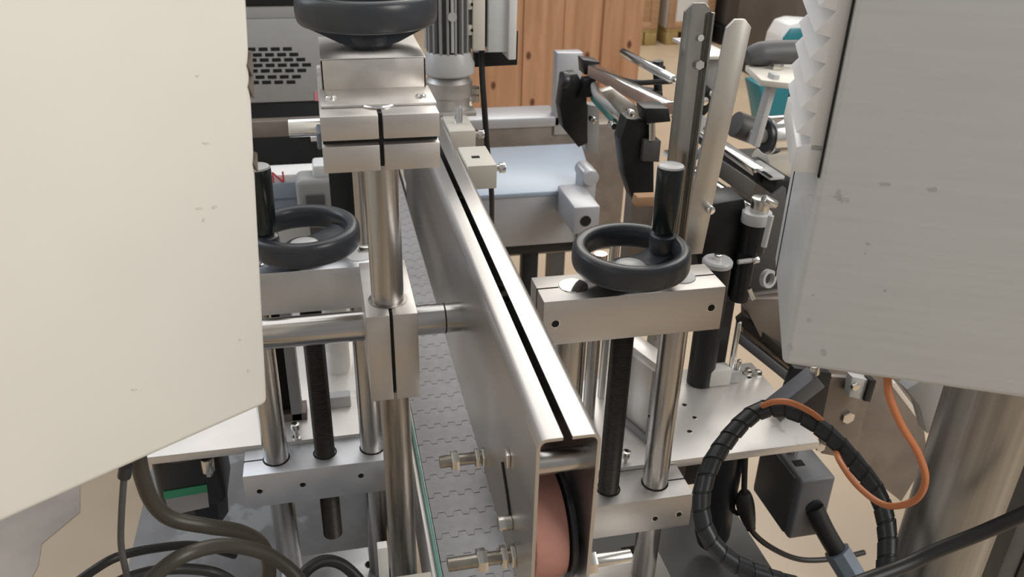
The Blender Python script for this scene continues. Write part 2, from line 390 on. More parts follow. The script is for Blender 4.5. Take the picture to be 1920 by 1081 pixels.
# ------------------------------------------------------------------ height adjusters (two)
def adjuster(name, label, x0, y0, zt, zl, mt, colmat, wheel_c, wheel_ang, zfoot, rod_end, holes_up, holes_low, vis_slit):
    x1 = x0+.200; y1 = y0+.0565; cy = y0+.029; cx = x0+.1
    t = thing(name, label, 'machine part', (cx, cy, zfoot))
    ub = MB().box((x0, y0, zt-.0525), (x1, y1, zt), .0009).build('upper_block', mt, t)
    lb = MB().box((x0, y0, zl-.0505), (x1, y1, zl), .0009).build('lower_block', mt, t)
    for (bz, bh, par) in ((zt, .0525, ub), (zl, .0505, lb)):
        for sx in (0, 1):
            xa, xb = (x0-.0004, cx-.077) if sx == 0 else (cx+.077, x1+.0004)
            MB().box((xa, cy-.0008, bz-bh-.0003), (xb, cy+.0008, bz+.0004)).build('clamp_slit', 'void', par)
    for sx in (-1, 1):
        MB().cyl((cx+sx*.0605, cy, zfoot), (cx+sx*.0605, cy, zt+.0006), .0155, seg=40, bev=.001).build('guide_column', colmat, t)
        MB().lathe([(.0168, -.0002), (.0168, .0003), (.0155, .0003), (.0155, -.0002)], (cx+sx*.0605, cy, zl), seg=40, closed=True).build('column_seat', 'void', lb)
        MB().lathe([(.0158, 0), (.0158, .0006), (.0150, .0012), (.002, .0012)], (cx+sx*.0605, cy, zt), seg=36).build('column_plug', 'chrome' if sx < 0 else 'white_gloss', ub)
    # threaded spindle
    prof = []; z = rod_end; p = .003
    prof.append((.0105, z)); z += .002
    while z < zt-.05:
        prof.append((.0128, z)); prof.append((.0112, z+p*.5)); z += p
    prof.append((.012, z))
    MB().lathe(prof, (cx, cy, 0), seg=20).build('threaded_spindle', 'thread', t)
    MB().lathe([(.0150, -.0002), (.0150, .0004), (.0132, .0004), (.0132, -.0002)], (cx, cy, zl), seg=32, closed=True).build('spindle_seat', 'void', lb)
    for hx, hz in holes_up: hole('screw_hole', (hx, y0, hz), (0, -1, 0), .0042, ub)
    for hx, hz in holes_low: hole('screw_hole', (hx, y0, hz), (0, -1, 0), .0035, lb)
    handwheel(t, wheel_c, wheel_ang)
    MB().cyl((cx, cy, zt), (cx, cy, wheel_c[2]-.028), .012, seg=24).build('spindle_neck', 'black_metal', t)
    return t
adjR = adjuster('height_adjuster', 'aluminium height adjuster with handwheel between the steel rail and the right cabinet', .2025, .7300, 1.1390, .8543, 'alu', 'shaft',
    (.3035, .7600, 1.1690), math.radians(24), .702, .80, [(.2157, 1.1125), (.3885, 1.1147)], [(.3555, .8235), (.3865, .8250)], 1)
adjL = adjuster('height_adjuster', 'aluminium height adjuster with handwheel beside the left cabinet', -.1340, .8650, 1.1290, .8543, 'alu_bluish_light', 'shaft',
    (-.0335, .8940, 1.1590), math.radians(212), .64, .7155, [], [(-.1166, .829), (-.0640, .831), (.0085, .834)], 0)

# small eye screws standing on the lower blocks
def eye_screw(p, label):
    p = V(p); t = thing('eye_screw', label, 'screw', p)
    MB().cyl(p, p+V((0, 0, .016)), .0028, seg=12).build('shank', 'bolt', t)
    MB().lathe([(.0055, .015), (.0065, .019), (.0055, .024), (.003, .025)], p, seg=20).build('head', 'bolt', t)
    MB().cyl(p+V((0, 0, .0245)), p+V((0, 0, .0255)), .0028, seg=6).build('socket', 'void', t)
    MB().lathe([(.006, 0), (.006, .003), (.003, .004)], p, seg=16).build('washer', 'bolt', t)
a = at(1172, 874, z=.8543); eye_screw((a.x, a.y, .8543), 'small socket screw standing on the block beside the dull steel column')
a = at(557, 822, z=.8605); eye_screw((a.x, a.y, .8605), 'small socket screw standing behind the polished column near the left cabinet')

# ------------------------------------------------------------------ clamp stand in front (column, cross clamp, top clamp, bracket, handwheel)
CX, CY = .0445, .711
st = thing('clamp_stand', 'upright steel column carrying two split aluminium clamps and a handwheel on top', 'machine part', (CX, CY, .60))
MB().cyl((CX, CY, 1.10), (CX, CY, 1.3545), .0152, seg=48).build('column_upper', 'shaft', st)
MB().cyl((CX+.002, CY, .60), (CX+.002, CY, 1.10), .0150, seg=48).build('column_lower', 'shaft_dirty', st, label='stained lower column')
# lower cross clamp: two halves split by the slit
for (xa, xb) in ((.0222, .0434), (.0463, .0690)):
    MB().box((xa, .680, 1.0743), (xb, .795, 1.1673), .0009).build('cross_clamp_half', 'alu', st)
MB().box((.0430, .690, 1.0755), (.0468, .7945, 1.1660)).build('clamp_shade_web', 'black_metal', st)  # black filler, its colour stands for the shade in the slit
MB().lathe([(.0185, -.0001), (.0185, .0005), (.0150, .0009), (.0150, -.0001)], (CX, CY, 1.1673), seg=40, closed=True).build('grease_ring', 'shaft_dirty', st)
# top clamp: four quarters
for (xa, xb) in ((-.0039, .0425), (.0460, .0925)):
    MB().box((xa, .680, 1.3333), (xb, .862, 1.3535), .0008).build('top_clamp_quarter', 'alu', st)
    MB().box((xa, .680, 1.3060), (xb, .862, 1.3285), .0008).build('top_clamp_quarter', 'alu', st)
MB().box((-.0030, .689, 1.3070), (.0915, .861, 1.3525)).build('top_clamp_shade_core', 'black_metal', st)  # blackened core paints the shade inside the crossing slits
MB().lathe([(.0158, 0), (.0158, .0010), (.0145, .0020), (.002, .0022)], (CX, CY+.002, 1.3535), seg=36).build('column_plug', 'chrome', st)
# bent sheet bracket
br = []
t_ = .0022; yA, yB, zt_ = .757, .853, 1.3825
b1 = MB()
b1.box((-.0025, .704, 1.3537), (.0935, .760, 1.3537+t_), .0006)
b1.box((.0000, yA, 1.3537), (.0915, yA+t_, zt_), .0006)
b1.box((.0000, yA, zt_-t_), (.0915, yB, zt_), .0009)
b1.box((.0000, yB-t_, 1.3537), (.0915, yB, zt_), .0006)
b1.box((.0893, yA, 1.3537), (.0915, yB, zt_-.001), .0006)
b1.box((.0000, yA, 1.3537), (.0022, yB, zt_-.001), .0006)
bk_ = b1.build('bent_bracket', 'sheet_steel', st)
for u, v in ((620, 184), (789, 181)):
    a = at(u, v, z=1.3560)
    MB().lathe([(.0048, 0), (.0046, .0014), (.0034, .0026), (.001, .0030)], (a.x, a.y, 1.3558), seg=24).build('dome_bolt', 'chrome', bk_)
handwheel(st, (.0450, .8080, 1.4165), math.radians(180), R0=.0640, hub_z=-.036, spokes=(0, math.pi))
MB().cyl((.045, .808, 1.384), (.045, .808, 1.392), .014, seg=24).build('spindle_neck', 'black_metal', st)
MB().box((-.0085, .760, 1.300), (-.0039, .79, 1.316), .002).build('lock_lever', 'blue_grey', st)
MB().cyl((-.014, .775, 1.306), (-.008, .775, 1.306), .0025, seg=12).build('lever_pin', 'chrome', st)

xr = thing('cross_bar', 'polished horizontal steel bar through the lower clamp to the rail', 'bar', (.02, .7574, 1.115))
MB().cyl((-.30, .7574, 1.1150), (.104, .7574, 1.1150), .0155, seg=48).build('bar', 'shaft_x', xr)
MB().cyl((.104, .7574, 1.1150), (XL+.0005, .7574, 1.1150), .0152, seg=48).build('bar_end', 'shaft_x', xr)
MB().cyl((.1035, .7574, 1.1150), (.1050, .7574, 1.1150), .0158, seg=48).build('groove_ring', 'thread', xr)
a = at(541, 240, y=.82); b = at(598, 238, y=.82)
tag(MB().cyl((a.x, .82, b.z), (.06, .82, b.z), .0090, seg=32, bev=.001).build('short_bar', 'chrome'), 'short bright steel bar sticking out of the top clamp', 'bar')

# ------------------------------------------------------------------ cabinets
def obox(mb, o, ex, ey, ez, bev, lo, hi):
    M = Matrix(((ex.x, ey.x, ez.x, o.x), (ex.y, ey.y, ez.y, o.y), (ex.z, ey.z, ez.z, o.z), (0, 0, 0, 1)))
    return mb.box(lo, hi, bev, 3, M)
# left cabinet, lit cream tone put into its colour
cl = CAM + ray(505, 758)*.70
n1 = ray(467, 0).cross(ray(505, 755)).normalized(); zz = V((0, 0, 1)); e1 = (zz - n1*n1.z).normalized()
n2 = ray(505, 755).cross(ray(0, 980)).normalized(); e2 = e1.cross(n2).normalized()
if e2.x < 0: e2 = -e2
e3 = e2.cross(e1).normalized()
if e3.y > 0: e3 = -e3            # outward (towards the camera side)
cabL = thing('control_cabinet', 'large control cabinet, cream from the light in its colour, with chipped edge beside the clamp stand', 'cabinet', cl - e2*.3)
obox(MB(), cl, -e2, -e3, e1, .006, (0, 0, 0), (.75, .30, .70)).build('body', 'cabinet_paint_lit', cabL)
mb = MB()
for vv, s in ((118, 1), (158, 1), (302, .8)):
    q = at(470+vv*.048, vv, x=-.07); 
    t = (vv-755)/(0-755)
    # distance along the edge for this image row
    d = ray(467+(505-467)*vv/755, vv); A = Matrix((tuple(d), tuple(-e1), (0, 0, 0))); 
    w = d.cross(e1); k_ = (cl-CAM).cross(e1).dot(w)/w.dot(w); s_ = (CAM+d*k_-cl).dot(e1)
    P0 = cl + e1*s_
    c = MB().prism([P0+e3*.0008+e1*.008*s, P0+e3*.0008-e1*.010*s, P0+e3*.0008-e1*.001-e2*.004*s], -e3*.004)
    c.build('paint_chip', 'brown_steel', cabL)
MB().cyl(at(236, 872, y=.56), at(233, 893, y=.56), .0050, seg=16).build('cable_gland', 'black_plastic', cabL)

# right cabinet in the same paint, shade put into its colour, with louvred vent
cr = CAM + ray(1465, 684)*.75
g2 = V((.897, -.4415, 0)).normalized(); g3 = V((.4415, .897, 0)).normalized(); g1 = V((0, 0, 1))
cabR = thing('control_cabinet', 'large control cabinet, grey from the shade in its colour, with louvred side above the steel post', 'cabinet', cr + g2*.3)
obox(MB(), cr, g2, g3, g1, .006, (0, 0, 0), (.72, .22, .70)).build('body', 'grey_and_shaded_paint', cabR)
# louvred vent panel on the narrow side (plane x=0 of the cabinet, outward -g2)
vz0 = .176
G0 = .006
def loc(x, y, z): return cr + g2*x + g3*y + g1*z
vp_ = obox(MB(), cr, g2, g3, g1, .001, (-.0105, G0, vz0+.018), (0, .165, .70)).build('vent_panel', 'white_gloss', cabR)
MB().prism([loc(0, G0, vz0), loc(-.0215, G0, vz0), loc(-.0205, G0, vz0+.020), loc(-.0105, G0, vz0+.0235), loc(0, G0, vz0+.0235)], g3*.158, .0006).build('vent_foot', 'white_gloss', cabR)
obox(MB(), cr, g2, g3, g1, 0, (-.0006, .0018, vz0-.002), (.0004, G0+.002, .70)).build('panel_gap', 'void', cabR)
obox(MB(), cr, g2, g3, g1, 0, (-.0006, .180, .0), (.0004, .184, .70)).build('panel_gap', 'void', cabR)
first = None
for k in range(24):
    z0 = vz0 + .032 + k*.0190
    P = [loc(-.0100, G0, z0-.003), loc(-.0100, G0, z0+.0160), loc(-.0225, G0, z0)]
    b = MB().prism(P, g3*.155)
    if first is None: first = b.build('louvre', 'white_gloss', vp_)
    else: copy_part(first, (0, 0, k*.0190), vp_); b.bm.free()
# scuffs and dirt marks on both cabinets
def scuffs(parent, o, nrm, marks, m):
    for u, v, w, h in marks:
        pts = []
        for k in range(7):
            a_ = 2*math.pi*k/7; f = .6+.4*random.random()
            d = ray(u+w*f*math.cos(a_), v+h*f*math.sin(a_)); t = (o-CAM).dot(nrm)/d.dot(nrm); pts.append(CAM+d*t+nrm*.0001)
        MB().prism(pts, nrm*.0002).build('scuff_mark', m, parent)
scuffs(cabR, cr, -g3, [(1628, 457, 6, 4), (1622, 475, 3, 2), (1660, 545, 4, 3), (1517, 600, 6, 4), (1482, 652, 9, 6), (1545, 660, 7, 9), (1525, 553, 3, 2), (1660, 345, 14, 4), (1750, 355, 12, 5), (1520, 366, 6, 3)], 'scuff_grey')
scuffs(cabL, cl, e3, [(375, 390, 9, 3), (402, 388, 7, 5), (382, 412, 4, 5), (450, 636, 4, 3), (466, 695, 4, 5), (252, 730, 8, 3), (370, 142, 4, 3), (386, 268, 9, 3)], 'scuff_cream')

# ------------------------------------------------------------------ steel post under the right cabinet
a = at(1862, 742, z=cr.z)
pc = at(1811, 891, y=.60)
post = thing('support_post', 'thick ribbed steel post standing under the right cabinet', 'post', (pc.x, pc.y, 0))
MB().cyl((pc.x, pc.y, .05), (pc.x, pc.y, cr.z+.001), .0465, seg=64).build('tube', 'post_steel', post)
MB().cyl((pc.x+.004, pc.y, cr.z-.012), (pc.x+.004, pc.y, cr.z+.002), .054, seg=56).build('collar', 'sheet_steel', post)
MB().cyl((pc.x, pc.y, 0), (pc.x, pc.y, .055), .09, seg=48, bev=.004).build('foot_flange', 'grey_paint_dark', post)
for sx in (-1, 1):
    MB().cyl((pc.x+sx*.065, pc.y, .055), (pc.x+sx*.065, pc.y, .065), .010, seg=6).build('foot_bolt', 'bolt', post)

# ------------------------------------------------------------------ bench plates and machine base
plR = thing('bench_plate', 'bright bench plate with drilled holes behind the aluminium adjuster and the spiral hose', 'plate', (.45, .88, .848))
MB().box((.20, .7875, .848), (.605, .985, .860), .0012).build('plate', 'white_plate', plR)
for u, v in ((1283, 759), (1302, 783), (1293, 809), (1405, 708), (1395, 700)):
    a = at(u, v, z=.860); hole('drill_hole', (a.x, a.y, .860), (0, 0, 1), .0032, plR)
plL = thing('bench_plate', 'bright bench plate under the left cabinet beside the polished columns', 'plate', (-.1, 1.05, .848))
MB().box((-.255, .9180, .848), (.066, 1.28, .860), .0012).build('plate', 'white_plate', plL)

base = thing('machine_base', 'light grey machine base deck under the left adjuster', 'machine base', (-.13, .9, 0))
MB().box((-.335, .30, .575), (.066, 1.40, .600), .002).build('deck', 'base_grey', base)
MB().box((-.30, .36, .0), (-.26, 1.35, .576), .002).build('side_panel', 'grey_paint_dark', base)
MB().box((.00, .36, .0), (.04, 1.35, .576), .002).build('side_panel', 'grey_paint_dark', base)
base2 = thing('machine_base', 'dark grey machine base deck under the spiral hose', 'machine base', (.39, .65, 0))
MB().box((.195, .30, .575), (.600, .985, .600), .002).build('deck', 'dark_grey', base2)
MB().box((.22, .36, .0), (.26, .95, .576), .002).build('side_panel', 'dark_grey', base2)
MB().box((.46, .36, .0), (.50, .95, .576), .002).build('side_panel', 'dark_grey', base2)
sl = thing('slotted_plate', 'light slotted plate under the right lower block', 'plate', (.29, .62, .6))
MB().box((.192, .42, .690), (.3965, .80, .702), .001).build('plate', 'white_plate', sl)
MB().box((.20, .45, .6), (.37, .78, .690)).build('riser', 'grey_paint_dark', sl)
a = at(1196, 1029, z=.702); MB().box((a.x-.022, a.y-.007, .7015), (a.x+.016, a.y+.007, .7026), .0004).build('slot', 'void', sl)
# ledge below left block
a = at(620, 1034, z=.64)
lg = thing('ledge_plate', 'pale ledge plate at the foot of the left adjuster columns', 'plate', (-.03, a.y-.06, .60))
MB().box((-.125, a.y-.13, .600), (.030, a.y, .640), .0015).build('ledge', 'alu_bluish_light', lg)
hole('screw_hole', (.012, a.y-.035, .640), (0, 0, 1), .006, lg)
a = at(718, 1048, y=.78)
tag(MB().box((a.x-.006, .770, .60), (a.x+.006, .782, a.z+.028), .001).build('spacer_strip', 'white_plastic'), 'small white upright strip left of the stained column', 'strip')
a = at(800, 1070, y=.60); b = at(690, 1081, y=.6)
tb = thing('corner_block', 'cream block at the foot of the stained column', 'block', ((a.x+b.x)/2, .58, .60))
MB().box((b.x-.01, .545, a.z-.10), (a.x+.004, .60, a.z-.001), .001).build('block', 'cream_block', tb)
MB().box((b.x, .55, .60), (a.x, .595, a.z-.10)).build('foot', 'grey_paint_dark', tb)

# ------------------------------------------------------------------ fittings on the right bench plate
ZP = .860
pp = thing('round_post', 'round black post with pale cap and socket bolt on the bench plate', 'post', (.505, .950, ZP))
MB().cyl((.505, .95, ZP), (.505, .95, 1.050), .0192, seg=40).build('tube', 'black_metal', pp)
MB().lathe([(.0200, 0), (.0206, .002), (.0206, .006), (.0185, .0085), (.004, .009)], (.505, .95, 1.050), seg=40).build('cap', 'light_cap', pp)
MB().cyl((.505, .95, 1.058), (.505, .95, 1.066), .0058, seg=18, bev=.0008).build('bolt', 'chrome', pp)
MB().cyl((.505, .95, 1.0655), (.505, .95, 1.0665), .003, seg=6).build('socket', 'void', pp)

b0 = at(1338, 700, z=ZP+.02)
sb = thing('sensor_block', 'small white plastic block with steel pin on the bench plate beside the black post', 'block', (b0.x+.015, b0.y+.01, ZP))
MB().box((b0.x-.010, b0.y-.006, ZP), (b0.x+.026, b0.y+.016, ZP+.028), .003).build('block', 'white_plastic', sb)
MB().cyl((b0.x+.030, b0.y+.006, ZP+.006), (b0.x+.030, b0.y+.006, ZP+.100), .0042, seg=16, bev=.001).build('pin', 'chrome', sb)
MB().box((b0.x+.020, b0.y-.002, ZP), (b0.x+.042, b0.y+.014, ZP+.020), .002).build('clamp', 'light_cap', sb)
for dx in (-.002, .040):
    MB().cyl((b0.x+dx, b0.y+.004, ZP+.02), (b0.x+dx, b0.y+.004, ZP+.036), .0035, seg=14, bev=.0006).build('screw', 'bolt', sb)
for i, (u, v) in enumerate(((1402, 700), (1420, 703))):
    a = at(u, v, z=ZP)
    tag(MB().lathe([(.007, 0), (.007, .005), (.005, .008), (.002, .0085)], (a.x, a.y, ZP), seg=6).build('plate_bolt', 'bolt'), ('hex bolt in the bench plate close behind the steel pin', 'hex bolt at the back corner of the bench plate')[i], 'bolt', 'bolts beside the sensor block')

# open rectangular frame behind the threaded spindle
c0 = at(1219, 836, z=ZP); zt_f = at(1228, 688, y=c0.y).z
fr = thing('frame_bracket', 'open grey bracket frame standing behind the right threaded spindle', 'bracket', (c0.x-.01, c0.y+.03, ZP))
dF = V((-.33, .944, 0)).normalized(); nF = V((-.944, -.33, 0)).normalized()
MF = Matrix(((dF.x, nF.x, 0, c0.x), (dF.y, nF.y, 0, c0.y), (0, 0, 1, ZP), (0, 0, 0, 1)))
hF = zt_f-ZP
MB().box((0, -.022, 0), (.010, .002, hF), .001, 2, MF).build('upright', 'grey_paint_dark', fr)
MB().box((.080, -.022, 0), (.090, .002, hF), .001, 2, MF).build('upright', 'grey_paint_dark', fr)
MB().box((0, -.022, hF-.010), (.090, .003, hF+.003), .001, 2, MF).build('top_bar', 'white_plate', fr)
MB().box((0, -.020, 0), (.090, .002, .008), .001, 2, MF).build('bottom_bar', 'grey_paint_dark', fr)
MB().box((.012, -.020, .008), (.078, -.003, hF-.012), .004, 2, MF).build('cover', 'sheet_steel', fr)
hole('drill_hole', MF @ V((.005, .002, .045)), nF, .003, fr)
# slim guide rods seen between the rail and the spindle
for i, (u, y_) in enumerate(((1088, .86), (1112, .90), (1136, .94))):
    a = at(u, 660, y=y_)
    tag(MB().cyl((a.x, y_, ZP), (a.x, y_, 1.105), .0065 + .002*(i == 1), seg=20).build('guide_rod', 'shaft'), ('slim steel guide rod close beside the right rail channel', 'thicker steel guide rod between two slimmer rods behind the rail', 'slim steel guide rod close beside the right threaded spindle')[i], 'rod', 'guide rods behind the right adjuster')

# tall strips
def strip(name, label, u0, u1, vt, vb, y, m, thick, lean=0, zb=None):
    a = at(u0, vt, y=y); b = at(u1, vt, y=y); zb = at((u0+u1)/2, vb, y=y).z if zb is None else zb
    w = b.x-a.x; c = .010
    P = [(a.x+c, a.z+.006), (b.x-c, a.z+.006), (b.x, a.z-.004), (b.x-lean, zb), (a.x-lean, zb), (a.x, a.z-.004)]
    t = thing(name, label, 'strip', (a.x+w/2-lean, y, zb))
    MB().prism([(x, y, z) for x, z in P], (0, thick, 0), .0008).build('strip', m, t)
    return t, a, b, zb
s1, a, b, zb = strip('upright_strip', 'tall polished steel angle strip with rounded top behind the black grip', 1284, 1337, 16, 600, .965, 'acrylic_dark', .003, 0, ZP)
MB().box((b.x-.003, .957, ZP), (b.x, .966, a.z-.004), .0008).build('flange', 'acrylic_dark', s1)
MB().cyl(at(1312, 70, y=.965)-V((0, .004, 0)), at(1312, 70, y=.965), .004, seg=16).build('rivet', 'chrome', s1)
MB().cyl(at(1309, 120, y=.965)-V((0, .006, 0)), at(1309, 120, y=.965), .006, seg=6).build('screw', 'bolt', s1)
s2, a2, b2, zb2 = strip('upright_strip', 'tall stained aluminium strip with cut corners beside the right cabinet', 1364, 1410, 46, 470, 1.0, 'strip_alu', .006, .024, None)

# label applicator frame: black block carrying the strip and rails
ap = thing('applicator_frame', 'black label applicator frame with steel rails behind the pale-capped post', 'machine part', (.56, 1.2, .60))
P = pix([(1322, 385), (1396, 372), (1402, 420), (1378, 566), (1318, 566), (1305, 470)], y=1.008)
MB().prism(P, (0, .05, 0), .002).build('block', 'black_metal', ap)
a = at(1350, 560, y=1.03); MB().box((a.x-.02, 1.02, .60), (a.x+.02, 1.05, a.z+.02)).build('column', 'black_metal', ap)
def bar2(name, p, q, w, h, m, parent, bev=.0012):
    p = V(p); q = V(q); d = (q-p); L = d.length; yv = d.normalized(); xv = yv.cross(V((0, 0, 1))).normalized(); zv = xv.cross(yv)
    M = Matrix(((xv.x, yv.x, zv.x, p.x), (xv.y, yv.y, zv.y, p.y), (xv.z, yv.z, zv.z, p.z), (0, 0, 0, 1)))
    return MB().box((-w/2, 0, -h/2), (w/2, L, h/2), bev, 2, M).build(name, m, parent)
# rails running back along the conveyor
bar2('rail', at(1424, 322, z=1.085), at(1268, 214, z=1.085), .022, .012, 'chrome', ap)
bar2('rail', at(1424, 336, z=1.075), at(1268, 228, z=1.075), .014, .014, 'black_metal', ap)
bar2('rail', at(1412, 392, z=1.045), at(1250, 285, z=1.045), .014, .010, 'chrome', ap)
bar2('rail_mount', at(1470, 352, z=1.070), at(1405, 308, z=1.070), .030, .026, 'black_metal', ap)
bar2('slot_plate', at(1458, 334, z=1.088), at(1412, 304, z=1.088), .026, .006, 'light_cap', ap)
bar2('slot', at(1446, 332, z=1.0912), at(1430, 321, z=1.0912), .006, .0012, 'void', ap, 0)
MB().prism(pix([(1352, 300), (1420, 345), (1404, 372), (1345, 330)], y=1.10), (0, .03, 0), .002).build('dark_plate', 'dark_grey', ap)
bar2('brace', at(1296, 262, y=1.12), at(1322, 218, y=1.12), .010, .010, 'light_cap', ap)
bar2('brace', at(1302, 296, y=1.14), at(1330, 268, y=1.14), .008, .008, 'blue_grey', ap)
MB().prism(pix([(1196, 370), (1300, 366), (1296, 384), (1192, 388)], y=1.12), (0, .02, 0), .001).build('lower_board', 'box_wood', ap)
# cylinders and knobs at the right of the block
def vcyl(name, u, v0, v1, y, rpx, m, parent, seg=28, bev=.001):
    a = at(u, v0, y=y); b = at(u, v1, y=y); r = (at(u+rpx, v0, y=y)-a).length
    return MB().cyl((a.x, y, b.z), (a.x, y, a.z), r, seg=seg, bev=bev).build(name, m, parent)
vcyl('solenoid', 1418, 412, 470, 1.0, 22, 'black_metal', ap)
vcyl('collar', 1420, 396, 416, .995, 25, 'light_cap', ap)
vcyl('knob', 1428, 370, 398, .995, 16, 'bolt', ap)
MB().cyl(at(1432, 372, y=.97), at(1454, 384, y=.97), .006, seg=16, bev=.001).build('thumb_screw', 'bolt', ap)
vcyl('link_post', 1400, 470, 560, 1.0, 16, 'black_metal', ap)
MB().cyl(at(1384, 491, y=.98), at(1414, 487, y=.98), .0035, seg=12).build('lever', 'light_cap', ap)
MB().cyl(at(1410, 488, y=.98), at(1422, 486, y=.98), .0055, seg=14, bev=.001).build('lever_ball', 'chrome', ap)
MB().lathe([(.009, -.004), (.0135, -.004), (.0135, .004), (.009, .004)], at(1440, 522, y=.98), V((.3, -.9, .2)), 28, closed=True).build('ring', 'light_cap', ap)
MB().cyl(at(1446, 404, y=.96), at(1432, 462, y=.96), .0040, seg=12).build('spring_arm', 'light_cap', ap)
MB().cyl(at(1404, 540, y=.97), at(1412, 560, y=.97), .0035, seg=12).build('pin', 'chrome', ap)
MB().cyl(at(1334, 395, y=.99)+V((0, .02, 0)), at(1334, 395, y=.99), .006, seg=18, bev=.001).build('screw', 'chrome', ap)
MB().box(at(1318, 186, y=1.10), at(1372, 108, y=1.10)+V((0, .10, 0)), .002).build('top_beam', 'grey_paint_dark', ap)
a = at(1322, 108, y=1.09); b = at(1372, 108, y=1.09)
MB().box((a.x, 1.085, a.z-.002), (b.x, 1.21, a.z+.003), .001).build('beam_cover', 'white_plate', ap)
P = pix([(1300, 172), (1322, 156), (1352, 184), (1320, 218)], y=1.07); MB().prism(P, (0, .03, 0), .001).build('dark_knuckle', 'black_metal', ap)
for u, v, r in ((1322, 190, .006), (1314, 182, .004), (1335, 176, .004), (1317, 120, .004)):
    a = at(u, v, y=1.065); MB().cyl(a, a+V((0, .02, 0)), r, seg=14, bev=.001).build('screw', 'chrome', ap)

# silver roller on a swing arm
ro = thing('idler_roller', 'shiny silver idler roller beside the right cabinet louvres', 'roller', at(1452, 252, y=1.2))
a = at(1436, 254, y=1.2)
MB().cyl(a, a+V((.16, .02, 0)), .031, seg=48, bev=.002).build('drum', 'chrome', ro)
MB().cyl(a-V((.003, 0, 0)), a+V((.004, 0, 0)), .027, seg=40).build('end_face', 'black_plastic', ro)
MB().cyl(a-V((.030, .004, 0)), a+V((.004, 0, 0)), .011, seg=28, bev=.002).build('hub', 'light_cap', ro)
bar2('swing_arm', at(1414, 272, y=1.17), at(1452, 138, y=1.17), .020, .010, 'light_cap', ro)
MB().cyl(at(1378, 232, y=1.22), at(1424, 250, y=1.22), .021, seg=30, bev=.002).build('motor_can', 'dark_grey', ro)
pr2 = thing('paper_roll', 'cream lower roller under the silver roller', 'roller', at(1460, 312, y=1.27))
a = at(1424, 308, y=1.27); MB().cyl(a, a+V((.16, .02, 0)), .028, seg=40, bev=.002).build('drum', 'cream_block', pr2)
MB().cyl(a-V((.012, 0, 0)), a+V((.18, .02, 0)), .006, seg=16).build('axle', 'bolt', pr2)

# white bracket with black tube handle
wb = thing('handle_bracket', 'cream bracket plate with bolt under a black padded tube by the louvres', 'bracket', at(1445, 140, y=1.15))
P = [at(1398, 122, z=1.245), at(1420, 120, z=1.245), at(1500, 128, z=1.245), at(1500, 158, z=1.245), at(1428, 150, z=1.245)]
MB().prism(P, (0, 0, -.009), .001).build('plate', 'cream_block', wb)
a = at(1456, 130, z=1.245); MB().cyl(a, a+V((0, 0, .009)), .010, seg=6, bev=.001).build('bolt', 'bolt', wb)
a = at(1403, 118, z=1.245); MB().cyl(a, a+V((0, 0, .020)), .004, seg=14, bev=.001).build('pin', 'chrome', wb)
tu = thing('padded_tube', 'black padded tube handle above the cream bracket plate', 'handle', at(1440, 105, y=1.25))
MB().tube([at(1400, 107, y=1.25), at(1424, 101, y=1.25), at(1470, 98, y=1.25), at(1530, 98, y=1.25)], .016, 20, 8, rfun=lambda t: .012+.007*min(1, t*3)).build('tube', 'rubber_grey', tu)
MB().cyl(at(1500, 98, y=1.25), at(1500, 98, y=1.25)-V((0, 0, .12)), .006, seg=12).build('stem', 'black_metal', tu)

# far arm assembly with black wedge arms
fa = thing('dispenser_arm', 'black and steel label dispenser arm reaching back towards the wooden crate', 'machine part', (.55, 1.45, .60))
p0, p1 = at(1252, 204, z=1.165), at(1112, 132, z=1.165)
bar2('top_rail', p0, p1, .024, .020, 'rail_brown', fa)
bar2('rail_cover', p0+V((0, 0, .0105)), p1+V((0, 0, .0105)), .022, .002, 'chrome', fa)
def pixblock(name, poly, y, t, m, parent, bev=.001): return MB().prism(pix(poly, y=y), (0, t, 0), bev).build(name, m, parent)
pixblock('end_block', [(1094, 112), (1124, 116), (1126, 142), (1096, 140)], 1.60, .04, 'black_metal', fa)
pixblock('near_block', [(1208, 203), (1254, 203), (1258, 228), (1214, 232)], 1.25, .04, 'black_metal', fa)
pixblock('wedge_arm', [(1058, 142), (1082, 138), (1100, 170), (1102, 268), (1085, 276), (1056, 240), (1050, 200)], 1.58, .035, 'black_metal', fa)
pixblock('wedge_arm', [(1176, 222), (1212, 228), (1226, 250), (1226, 376), (1190, 384), (1172, 330), (1164, 262)], 1.27, .035, 'black_metal', fa)
pixblock('side_plate', [(1208, 262), (1240, 264), (1236, 304), (1204, 302)], 1.26, .03, 'dark_grey', fa)
pixblock('bracket', [(1098, 150), (1118, 148), (1116, 182), (1084, 184)], 1.57, .03, 'black_metal', fa)
MB().cyl(at(1052, 150, y=1.575), at(1064, 152, y=1.575), .017, seg=24, bev=.002).build('knob', 'black_plastic', fa)
MB().cyl(at(1222, 228, y=1.262), at(1222, 262, y=1.262), .006, seg=14).build('rod', 'bolt', fa)
MB().tube([at(1114, 160, y=1.56), at(1120, 180, y=1.5), at(1150, 204, y=1.42), at(1186, 230, y=1.3)], .007, 10).build('curved_guide', 'grey_paint_dark', fa)
MB().tube([at(1112, 184, y=1.57), at(1130, 204, y=1.5), at(1152, 228, y=1.40)], .006, 10).build('green_guide', 'green_strip', fa)
pixblock('belt_plate', [(1128, 172), (1150, 166), (1214, 214), (1216, 228), (1176, 230)], 1.36, .02, 'strip_alu', fa)
for u, v, y_ in ((1114, 226, 1.53), (1152, 237, 1.33), (1186, 214, 1.25)):
    a = at(u, v, y=y_); MB().cyl(a, a+V((0, .02, 0)), .006, seg=14, bev=.001).build('screw', 'chrome', fa)
